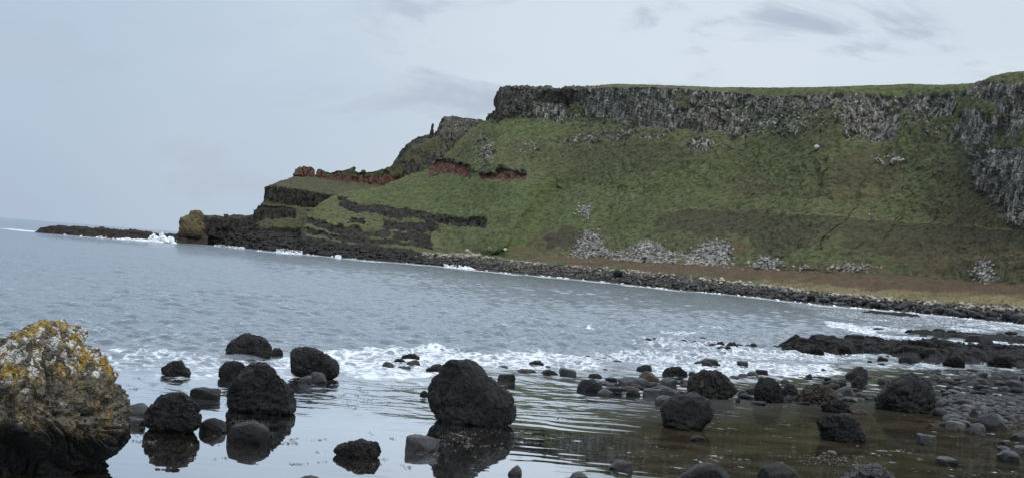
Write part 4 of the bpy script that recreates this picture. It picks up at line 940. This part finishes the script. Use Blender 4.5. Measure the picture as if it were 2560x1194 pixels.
def pillar(px, ytop, ybot, wpx, D, label, seed, lean=0.0):
    a = at(px, ybot, D); b = at(px, ytop, D); h = b[2] - a[2] + 3; w = wpx / F * D / 2
    nr, ns = 40, 20; V = []
    z = np.linspace(0, 1, nr)[:, None] * np.ones((1, ns)); th = np.linspace(0, 2 * np.pi, ns, endpoint=False)[None] * np.ones((nr, 1))
    r = w * (1.25 - .55 * z) * (1 + .16 * np.round(fbm(np.stack([z * 6, th * 0, th * 0], -1).reshape(-1, 3), 2, seed).reshape(nr, ns) * 3) / 1.5)
    r = r * (1 + .12 * np.cos(th * 5 + seed)) * np.where(z > .97, .5, 1)
    V = np.stack([r * np.cos(th) + lean * z * w, r * np.sin(th), z * h], -1).reshape(-1, 3)
    i = np.arange(nr - 1)[:, None] * ns + np.arange(ns)[None]; j = np.arange(nr - 1)[:, None] * ns + (np.arange(ns)[None] + 1) % ns
    Fc = np.stack([i, j, j + ns, i + ns], -1).reshape(-1, 4)
    capv = len(V); top = np.arange((nr - 1) * ns, nr * ns)
    V = np.vstack([V, [[lean * w, 0, h * 1.01]]])
    cf = np.stack([top, np.roll(top, -1), np.full(ns, capv), np.full(ns, capv)], 1)[:, :3]
    Fc = np.vstack([Fc[:, [0, 1, 2]], Fc[:, [0, 2, 3]], cf])
    link('rock_pillar', new_mesh('rock_pillar', V, Fc, M_BROWN, False), (a[0], a[1], a[2] - 3), label=label, category='rock pillar')
pillar(1076, 308, 338, 7, 1026, 'tallest chimney of stacked basalt on the skyline buttress', 1, 1.2)
pillar(1082, 323, 338, 4, 1027, 'short thin chimney close beside the tallest one', 2)
pillar(1090, 327, 337, 6, 1028, 'stubby chimney nearest the skyline cliff', 3)

# ------------------------------------------------------------------ people on the path
def person(px, py, jacket, trousers, label, seed, face=1):
    p = on_hill(px, py)[0]; base = (p[0], p[1] - 1.5, p[2] + .35)
    bm = bmesh.new()
    J = {'pelvis': (0, 0, .95), 'chest': (0, .02, 1.35), 'neck': (0, .02, 1.5), 'head': (0, 0, 1.66), 'kl': (-.1, -.12 * face, .5), 'fl': (-.1, -.05 * face, .05), 'kr': (.1, .1 * face, .5), 'fr': (.1, .28 * face, .08),
         'el': (-.27, .05, 1.15), 'hl': (-.27, -.1, .92), 'er': (.27, .0, 1.15), 'hr': (.26, -.08, .92), 'sl': (-.19, .02, 1.42), 'sr': (.19, .02, 1.42), 'hipl': (-.1, 0, .9), 'hipr': (.1, 0, .9), 'tl': (-.1, -.2 * face, .03), 'tr': (.1, .14 * face, .03)}
    Rd = {'pelvis': .15, 'chest': .17, 'neck': .06, 'head': .105, 'kl': .065, 'fl': .05, 'kr': .065, 'fr': .05, 'el': .05, 'hl': .035, 'er': .05, 'hr': .035, 'sl': .075, 'sr': .075, 'hipl': .1, 'hipr': .1, 'tl': .04, 'tr': .04}
    ks = list(J); vs = {k: bm.verts.new(J[k]) for k in ks}
    for a, b in (('pelvis', 'chest'), ('chest', 'neck'), ('neck', 'head'), ('pelvis', 'hipl'), ('hipl', 'kl'), ('kl', 'fl'), ('fl', 'tl'), ('pelvis', 'hipr'), ('hipr', 'kr'), ('kr', 'fr'), ('fr', 'tr'), ('chest', 'sl'), ('sl', 'el'), ('el', 'hl'), ('chest', 'sr'), ('sr', 'er'), ('er', 'hr')):
        bm.edges.new((vs[a], vs[b]))
    me = bpy.data.meshes.new('person'); bm.to_mesh(me); bm.free()
    s = N('clothes_' + str(seed)); z = s.n('SeparateXYZ', Vector=s.obj()).outputs[2]
    col = s.mix(s.ramp(z, .86, .9), trousers, jacket); col = s.mix(s.ramp(z, 1.5, 1.53), col, (.45, .28, .20)); col = s.mix(s.ramp(z, 1.70, 1.73), col, (.05, .035, .025))
    me.materials.append(s.finish(col, .8))
    o = link('person', me, base, label=label, category='person', group='walkers on the hillside path')
    md = o.modifiers.new('Skin', 'SKIN'); 
    for k, sv in zip(ks, me.skin_vertices[0].data): sv.radius = (Rd[k], Rd[k] * .8)
    me.skin_vertices[0].data[0].use_root = True
    o.modifiers.new('Sub', 'SUBSURF').levels = 1
    o.rotation_euler[2] = 1.3
    return o
def ensure_skin():
    pass
try:
    for a in ((2162, 546, (.35, .06, .05), (.05, .05, .06), 'walker in a red top at the left of the group on the hillside path', 1), (2170, 546, (.65, .67, .70), (.05, .05, .08), 'walker in a white top in the middle of the group on the path', 2),
              (2176, 547, (.10, .25, .45), (.04, .04, .05), 'walker in a blue jacket just right of the white-topped one', 3), (2192, 548, (.02, .02, .025), (.02, .02, .025), 'walker dressed in black, right of the group on the path', 4),
              (1788, 525, (.10, .40, .50), (.04, .05, .07), 'lone walker in turquoise farther left on the hillside', 5)):
        person(*a)
except Exception as e:
    print('person failed', e)

# ------------------------------------------------------------------ SEA
def smooth_line(px, keys): return np.interp(px, [k[0] for k in keys], [k[1] for k in keys])
CALM = [(-400, 925), (0, 930), (600, 945), (1000, 950), (1300, 955), (1500, 965), (1800, 960), (2100, 945), (2300, 945), (2560, 950), (3000, 960)]
def sea():
    pxs = np.concatenate([np.linspace(-9000, -700, 24), np.linspace(-600, 3160, 1150), np.linspace(3260, 11500, 24)])
    az = np.arctan((pxs - 1280) / F)
    r = np.concatenate([np.geomspace(10, 24, 20, endpoint=False), np.geomspace(24, 700, 1300, endpoint=False), np.geomspace(700, 3000, 220, endpoint=False), np.geomspace(3000, 16000, 40)])
    X = np.sin(az)[:, None] * r[None]; Y = np.cos(az)[:, None] * r[None]
    nu, nv = X.shape
    V = np.stack([X, Y, np.zeros_like(X)], -1).reshape(-1, 3)
    px, py = project(V)
    dist = np.hypot(V[:, 0], V[:, 1])
    cl = smooth_line(px, CALM)
    below = py - cl
    w1 = fbm(V * np.array([.05, .03, 1]), 3, 601)
    below = below + w1 * 18
    open_ = 1 - sm(-110, 10, below)             # 1 in open sea
    pool = sm(40, 110, below)
    res = np.repeat(np.gradient(r)[None], nu, 0).reshape(-1)
    z = np.zeros(len(V)); R = np.random.default_rng(12)
    x, y = V[:, 0], V[:, 1]
    wx = fbm(V * np.array([.02, .02, 1]), 2, 640) * 6
    for k in range(56):
        lam = np.exp(R.uniform(math.log(.5), math.log(5.0))); th = math.radians(250 + R.normal(0, 42))
        kx, ky = math.cos(th) * 2 * math.pi / lam, math.sin(th) * 2 * math.pi / lam
        a = .0170 * lam ** .55; ph = R.uniform(0, 6.28)
        w = sm(2.2, 4.0, lam / res)
        s = np.sin(kx * (x + wx) + ky * (y + wx * .5) + ph)
        z += a * w * (1 - 2 * np.sqrt(.5 * (1 - s) + 1e-4) + .27) if k % 2 else a * w * s
    gust = .7 + .6 * fbm(V * np.array([.012, .008, 1]), 3, 620)
    z = z * open_ * gust * (1.0 + .6 * sm(350, 60, dist)) 
    # small swell rolling into the bay
    sw = np.sin((y * .98 + x * .25 + wx * 2) * 2 * math.pi / 17) 
    z += .16 * open_ * np.maximum(sw, 0) ** 4 * (.5 + 1.2 * np.maximum(0, fbm(V * np.array([.03, .02, 1]), 2, 690) + .2)) * sm(500, 100, dist)
    # shallow zone chop
    mid = (1 - open_) * (1 - pool)
    z += mid * (.034 * fbm(V * np.array([1.1, 1.3, 1]), 3, 650) + .045 * fbm(V * .45, 2, 651))
    # swash front: foamy lip
    lip = np.exp(-((below + 8) / 7.0) ** 2)
    z += lip * .13 * sm(-.2, .5, fbm(V * np.array([.12, .1, 1]), 2, 660) + .15)
    # ring ripples spreading from the knobbly boulder
    c0 = water(1720., 1060.); rr = np.hypot((x - c0[0]), (y - c0[1]) * .55)
    rip = np.exp(-((px - 1450) / 230) ** 2) * np.exp(-((py - 1045) / 36) ** 2)
    z += rip * .015 * sm(-.35, .3, fbm(V * np.array([.12, .3, 1]), 2, 7)) * np.sin((y + .0035 * (x - c0[0]) ** 2 + 2.6 * fbm(V * np.array([.16, .35, 1]), 3, 3)) * 2 * math.pi / 1.6)
    pr = sm(0, .35, fbm(V * np.array([.10, .22, 1]), 3, 671)) * sm(900, 1400, px)
    z += pool * (.0019 * fbm(V * np.array([.8, 1.6, 1]), 2, 670) + .0015 * sm(.35, .8, pr) * fbm(V * np.array([.9, 2.2, 1]), 2, 672))
    # ------- foam density, plus painted glints on the pool
    fo = np.zeros(len(V))
    n2 = fbm(V * np.array([.16, .07, 1]), 4, 630)
    def b(cx, cy, rx, ry, a, rot=0.0):
        nonlocal fo
        fo = np.maximum(fo, blob(px, py, cx, cy, rx, ry, n2, .6, rot) * a)
    b(330, 900, 330, 38, .62, 0); b(640, 925, 260, 30, .66); b(1000, 905, 330, 38, .95); b(1000, 935, 160, 16, .95); b(1330, 905, 200, 30, .85); b(450, 940, 120, 14, .7)
    b(1600, 895, 220, 18, .7, 2); b(1850, 925, 260, 22, .85); b(2010, 928, 120, 20, 1.0); b(1750, 868, 170, 12, .6, 4); b(1900, 885, 160, 14, .7); b(2050, 890, 160, 12, .75); b(2300, 915, 120, 10, .55)
    b(2130, 820, 75, 10, 1.0, 12); b(2250, 826, 100, 8, .8, 6); b(2330, 852, 160, 6, .9, 5); b(2420, 800, 220, 20, .62, 6); b(2500, 815, 120, 16, .75); b(2200, 790, 200, 14, .5, 6); b(2080, 770, 120, 5, .5, 5)
    b(1468, 826, 22, 5, .95); b(1700, 835, 60, 5, .6); b(1790, 820, 50, 6, .5); b(1300, 848, 30, 4, .3); b(2480, 860, 120, 8, .8); b(2450, 935, 140, 8, .4)
    b(60, 576, 60, 2.2, 1.0, 5); b(1000, 960, 300, 8, .35); b(150, 850, 250, 20, .25)
    sp = pool * sm(.26, .46, fbm(V * np.array([1.3, 2.4, 1]), 4, 681, .65)) * sm(-.05, .25, fbm(V * np.array([.12, .35, 1]), 3, 682) + .12 * sm(1300, 1500, px))  # pale specks in the foam channel stand in for bright ripple glints
    fo = np.maximum(fo, sp * .46 * sm(1000, 1200, px))
    # thin broken line along all shores
    sh = np.exp(-((py - (shore_y(px) + 3 + 1.5 * n2)) / (1.7 + 2.2 * sm(1900, 2300, px))) ** 2) * (px > 95) * np.where(px < 640, .6, .75 + .25 * sm(-.1, .3, n2))
    fo = np.maximum(fo, sh)
    col = np.stack([fo.clip(0, 1), open_, pool], 1)
    V[:, 2] = z
    s = N('sea_water'); g = s.geo(); a = s.sep(s.attr('sea_state'))
    f1 = s.noise(s.scale(g, (1, .6, 1)), 1.2, 7, .72, 1.0); f2 = s.noise(s.scale(g, (1, .35, 1)), .22, 5, .6, .8)
    v = s.n('TexVoronoi', Vector=s.n('VectorMath', _operation='ADD', i0=s.scale(g, (1, .5, 1)), i1=s.n('VectorMath', _operation='SCALE', i0=s.n('TexNoise', Vector=g, Scale=.9, Detail=4.0).outputs['Color'], Scale=1.5).outputs[0]).outputs[0], Scale=1.25, _feature='DISTANCE_TO_EDGE').outputs[0]
    lace = s.ramp(v, .0, .20, .34, -.22)
    fsum = s.math('ADD', s.math('ADD', a[0], s.math('MULTIPLY', s.math('SUBTRACT', f1, .5), 2.1)), s.math('ADD', s.math('MULTIPLY', s.math('SUBTRACT', f2, .5), .9), lace))
    f3 = s.noise(s.scale(g, (1, .5, 1)), 3.2, 5, .7)
    fsum = s.math('ADD', fsum, s.math('MULTIPLY', s.math('SUBTRACT', f3, .5), 1.1))
    foam = s.math('MULTIPLY', s.math('POWER', s.ramp(fsum, .52, 1.45), .9), s.ramp(a[0], .06, .35))
    # body colour of the water: grey-green offshore, brown over the weed in the pool
    body = s.mix(a[1], (.045, .047, .043), (.088, .112, .130))
    body = s.mix(a[2], body, s.mix(s.ramp(s.noise(s.scale(g, (1, 1, 1)), .35, 5, .6), .4, .65), (.015, .0125, .0075), (.036, .030, .018)))
    b1 = s.noise(s.scale(g, (1, .6, 1)), 2.6, 5, .62)
    b2 = s.noise(s.scale(g, (1, .5, 1)), 5.0, 3, .6); b0 = s.noise(s.scale(g, (1, .45, 1)), .55, 6, .62)
    bh = s.math('ADD', s.math('MULTIPLY', s.math('MULTIPLY', b0, a[1]), 1.1), s.math('ADD', s.math('MULTIPLY', s.math('MULTIPLY', b1, a[1]), .22), s.math('MULTIPLY', s.math('MULTIPLY', b2, s.math('SUBTRACT', 1.0, a[2])), .02)))
    nrm = s.bump(bh, 1.0, .55)
    fr = s.n('Fresnel', IOR=1.333, Normal=nrm).outputs[0]
    fac = s.math('MINIMUM', s.math('MULTIPLY', fr, s.math('SUBTRACT', s.math('MULTIPLY_ADD', a[1], -.48, 1.9), s.math('MULTIPLY', s.sep(s.attr('reflect_cut'))[0], 1.4))), s.math('MULTIPLY_ADD', a[1], -.22, .96))  # reflection weakened by hand over the right of the pool to darken it
    dif = s.n('BsdfDiffuse', Color=body, Normal=nrm); gl = s.n('BsdfGlossy', Color=(.93, .96, 1, 1), Roughness=s.math('MULTIPLY_ADD', a[1], .06, .015), Normal=nrm)
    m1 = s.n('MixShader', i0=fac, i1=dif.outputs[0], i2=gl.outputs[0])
    fd = s.n('BsdfDiffuse', Color=(.70, .74, .78, 1), Normal=s.bump(f1, .3, .8))
    m2 = s.n('MixShader', i0=s.math('MULTIPLY', foam, .95), i1=m1.outputs[0], i2=fd.outputs[0])
    s.t.links.new(m2.outputs[0], s.out.inputs[0])
    me = new_mesh('sea', V, grid_faces(nu, nv), s.m, True, {'sea_state': col, 'reflect_cut': np.stack([sm(1330, 1650, px + w1 * 90) * sm(970, 1010, py)] * 3, 1)})  # second attribute only dims reflections on the right; no layer lies on the water
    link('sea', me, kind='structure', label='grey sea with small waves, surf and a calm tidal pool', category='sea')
sea()

# wet shingle bank at right foreground
def shingle_bank():
    px = np.linspace(2300, 2760, 160); t = np.linspace(0, 1, 110)
    yt = 985 + 0 * px; yb = np.interp(px, [2300, 2400, 2500, 2560, 2760], [1000, 1062, 1080, 1086, 1120])
    a = water(px, yb); b = water(px, np.interp(px, [2300, 2400, 2760], [990, 975, 975]))
    P = a[:, None] * (1 - t[None, :, None]) + b[:, None] * t[None, :, None]; V = P.reshape(-1, 3)
    uu = (np.arange(160) / 159)[:, None] * np.ones((1, 110)); tt = np.ones((160, 1)) * t[None]
    e = np.minimum(np.minimum(tt, 1 - tt) * 3, uu * 4).clip(0, 1).reshape(-1)
    V[:, 2] = -.20 + e * .33 + .09 * fbm(V * .35, 3, 9) + .10 * fbm(V * 1.4, 3, 19)
    link('wet_shore', new_mesh('wet_shore', V, grid_faces(160, 110), M_SHING_WET, True), kind='structure', label='wet gravel bank at the right of the pool', category='shore')
    r = np.random.default_rng(5); n = 2200; i = r.integers(0, len(V), n); p = V[i]; p = p[p[:, 2] > -.05]
    scatter('pebbles', p + np.array([0, 0, .02]), r.uniform(.04, .22, len(p)) , M_SHING_WET, 'wet pebbles strewn over the right-hand gravel bank', 'pebbles', 2, .08, .6, 11)
M_SHING_WET = mat_basalt('wet_gravel', (.014, .0135, .013), (.036, .034, .032), .36, 0, 2.5, .03, .2)
shingle_bank()

# ------------------------------------------------------------------ surf against the rocks and the splash
def foam_mat():
    s = N('white_foam'); g = s.geo()
    return s.finish(s.mix(s.ramp(s.noise(g, 1.2, 4), .35, .65), (.68, .73, .76), (.88, .90, .91)), .9, None, .1)
M_FOAM = foam_mat()
r = np.random.default_rng(21)
Xs, Ys, Sz, Zs = [], [], [], []
def surf(n, x0, x1, hmax, spread=1.5, dens=None):
    x = r.uniform(x0, x1, n); 
    if dens: 
        k = (np.sin(x * .05 + 1) + np.sin(x * .13) + np.sin(x * .31 + 2)) > dens; x = x[k]
    y = shore_y(x) + 1.5 + r.normal(0, spread, len(x)); Xs.append(x); Ys.append(y); Sz.append(r.uniform(.12, .45, len(x))); Zs.append(r.random(len(x)) ** 2 * hmax)
surf(260, 160, 380, .7, .8, .4); surf(160, 330, 450, 1.2, .8, .2); surf(260, 640, 1240, .4, .7, .7); surf(260, 690, 756, 1.6, 1.0); surf(160, 838, 852, 1.2, .8); surf(250, 1095, 1195, 1.2, 1.0, -.4); surf(330, 1240, 1900, .15, .6, .2); surf(260, 1900, 2560, .12, 1.0, .4); surf(150, 535, 612, .8, 1.0)
x = np.concatenate(Xs); y = np.concatenate(Ys); p = water(x, y); p[:, 2] = np.concatenate(Zs)
scatter('surf', p, np.concatenate(Sz), M_FOAM, 'white surf breaking in a thin line along the rocks and beach', 'surf', 1, .35, .45, 31)
def splash(px, py, wpx, hpx, n, label, seed):
    r = np.random.default_rng(seed); c = water(float(px), float(py)); sc = c[1] / F
    u = r.normal(0, .48, n).clip(-1, 1); env = (1 - np.abs(u)) ** .8
    env = np.minimum(1, env * 1.7) ** .7; h = r.random(n) ** 1.2 * env * hpx * sc * (.50 + .22 * np.sin(u * 9 + 1) + .12 * np.sin(u * 23 + seed))
    P = np.stack([c[0] + u * wpx / 2 * sc, c[1] + r.normal(0, 1.5, n), h], 1)
    scatter('wave_splash', P, r.uniform(.12, .55, n) * (1.1 - h / (hpx * sc + 1e-6) * .7), M_FOAM, label, 'splash', 1, .4, .9, seed)
splash(402, 605.5, 70, 30, 2600, 'tall white burst of spray against the black reef', 51)
splash(350, 602, 110, 7, 400, 'low white wash left of the tall spray burst', 52)
splash(1165, 672, 40, 8, 160, 'little white splash on the shelf where the beach begins', 53)
splash(724, 629, 62, 12, 360, 'flat white wave washing over the shelf below the headland', 54)

# ------------------------------------------------------------------ floating seaweed
def weed():
    r = np.random.default_rng(8); X, Y = [], []
    for n, cx, cy, rx, ry in ((110, 350, 960, 50, 14), (60, 340, 1090, 40, 25), (60, 480, 1110, 140, 40), (70, 560, 1000, 110, 18), (150, 830, 995, 170, 35), (110, 1060, 975, 90, 10), (260, 1170, 1110, 95, 40), (140, 900, 1130, 240, 50), (90, 1380, 985, 60, 12), (150, 1500, 1110, 200, 35), (330, 2060, 1148, 100, 13), (70, 2000, 1100, 300, 60), (50, 1360, 1040, 80, 15), (90, 620, 1062, 50, 12), (60, 1950, 1015, 70, 8)):
        k = max(1, n // 7); ccx = cx + r.uniform(-1, 1, k) * rx; ccy = cy + r.uniform(-1, 1, k) * ry; i = r.integers(0, k, n)
        X.append(ccx[i] + r.normal(0, 9, n)); Y.append(ccy[i] + r.normal(0, 1.6, n))
    p = water(np.concatenate(X), np.concatenate(Y)); n = len(p)
    # little curled ribbons
    m = 6; t = np.linspace(0, 1, m); V = np.zeros((n, m, 2, 3)); a = r.uniform(0, 6.28, n); L = r.uniform(.04, .17, n); cur = r.normal(0, 2.5, n)
    x, y = np.zeros((n, m)), np.zeros((n, m))
    for k in range(1, m):
        ang = a + cur * t[k]; x[:, k] = x[:, k - 1] + np.cos(ang) * L / m; y[:, k] = y[:, k - 1] + np.sin(ang) * L / m
    w = (np.sin(np.pi * (t * .9 + .05)) * .035)[None] * (L / .2)[:, None]
    up = np.abs(np.sin(t[None] * 5 + a[:, None])) * r.uniform(.004, .02, n)[:, None]
    for sgn, k in ((-1, 0), (1, 1)):
        V[:, :, k, 0] = p[:, :1] + x - np.sin(a)[:, None] * w * sgn; V[:, :, k, 1] = p[:, 1:2] + y + np.cos(a)[:, None] * w * sgn; V[:, :, k, 2] = up + .004 + .012 * k
    i = (np.arange(n) * m * 2)[:, None] + (np.arange(m - 1) * 2)[None]
    Fc = np.stack([i, i + 1, i + 3, i + 2], -1).reshape(-1, 4)
    s = N('seaweed'); g = s.geo()
    mt = s.finish(s.mix(s.ramp(s.noise(g, 2, 3), .35, .65), (.022, .014, .008), (.075, .050, .022)), .4, None, .5)
    link('seaweed', new_mesh('seaweed', V.reshape(-1, 3), Fc, mt, True), kind='stuff', label='scraps of brown seaweed floating on the pool', category='seaweed')
weed()

# ------------------------------------------------------------------ camera, light, sky
cam = bpy.data.cameras.new('camera'); co = bpy.data.objects.new('camera', cam); COL.objects.link(co)
cam.sensor_width = 36; cam.lens = 36 * F / 2560; cam.clip_end = 100000; cam.clip_start = .1
M = Matrix(((RI[0], UP[0], -Fw[0], 0), (RI[1], UP[1], -Fw[1], 0), (RI[2], UP[2], -Fw[2], H), (0, 0, 0, 1))); co.matrix_world = M
SC.camera = co
SUN_EL, SUN_AZ = math.radians(52), math.radians(150)     # azimuth clockwise from +Y
sun = bpy.data.lights.new('sun', 'SUN'); so = bpy.data.objects.new('sun', sun); COL.objects.link(so)
sun.energy = 1.5; sun.angle = math.radians(18); sun.color = (1, .96, .90)
sd = Vector((math.sin(SUN_AZ) * math.cos(SUN_EL), math.cos(SUN_AZ) * math.cos(SUN_EL), math.sin(SUN_EL)))
so.rotation_euler = sd.to_track_quat('Z', 'Y').to_euler()
w = bpy.data.worlds.new('World'); SC.world = w; w.use_nodes = True; t = w.node_tree; t.nodes.clear()
class W(N):
    def __init__(s, t): s.t = t; s.out = t.nodes.new('ShaderNodeOutputWorld')
s = W(t)
sky = s.n('TexSky', _sky_type='NISHITA', _sun_disc=False, _sun_elevation=SUN_EL, _sun_rotation=SUN_AZ)
try: sky.dust_density = 3.0
except Exception: pass
dirv = s.n('TexCoord').outputs['Generated']; xyz = s.n('SeparateXYZ', Vector=dirv).outputs
skyc = s.n('VectorMath', _operation='SCALE', i0=sky.outputs[0], Scale=.09).outputs[0]
side = s.ramp(s.math('ADD', xyz[0], s.math('MULTIPLY', xyz[2], .25)), -.38, .30)
c = s.mix(side, (.425, .525, .660), (.69, .765, .825))
# a lighter low veil over the land, blue-grey higher up
hz = s.ramp(xyz[2], .0, .17)
c = s.mix(s.math('MULTIPLY', hz, .30), c, (.50, .60, .72))
n1 = s.noise(s.scale(dirv, (1, 1, 3.2)), 3.0, 5, .55, .4)
c = s.mix(s.math('MULTIPLY', s.ramp(n1, .40, .62, 0, .6), s.ramp(xyz[0], -.30, .05)), c, (.70, .77, .83))
n2 = s.noise(s.n('Mapping', Vector=dirv, Scale=(1, 1, 2.6), Location=(.37, .1, .22)).outputs[0], 8.5, 6, .58, .5)
tuft = s.math('MULTIPLY', s.ramp(n2, .52, .68), s.ramp(xyz[0], -.25, .05, .35, .95))
c = s.mix(tuft, c, (.44, .50, .60))
c = s.mix(s.ramp(xyz[2], .20, .9, 0, .8), c, (.56, .61, .68))
c = s.mix(.88, skyc, c)
bg = s.n('Background', Color=c, Strength=s.ramp(xyz[2], .16, .85, 1.09, 2.6))
t.links.new(bg.outputs[0], s.out.inputs[0])
SC.view_settings.view_transform = 'Standard'; SC.view_settings.look = 'None'; SC.view_settings.exposure = 0; SC.view_settings.gamma = 1
SC.cycles.use_denoising = True
SC.cycles.max_bounces = 6
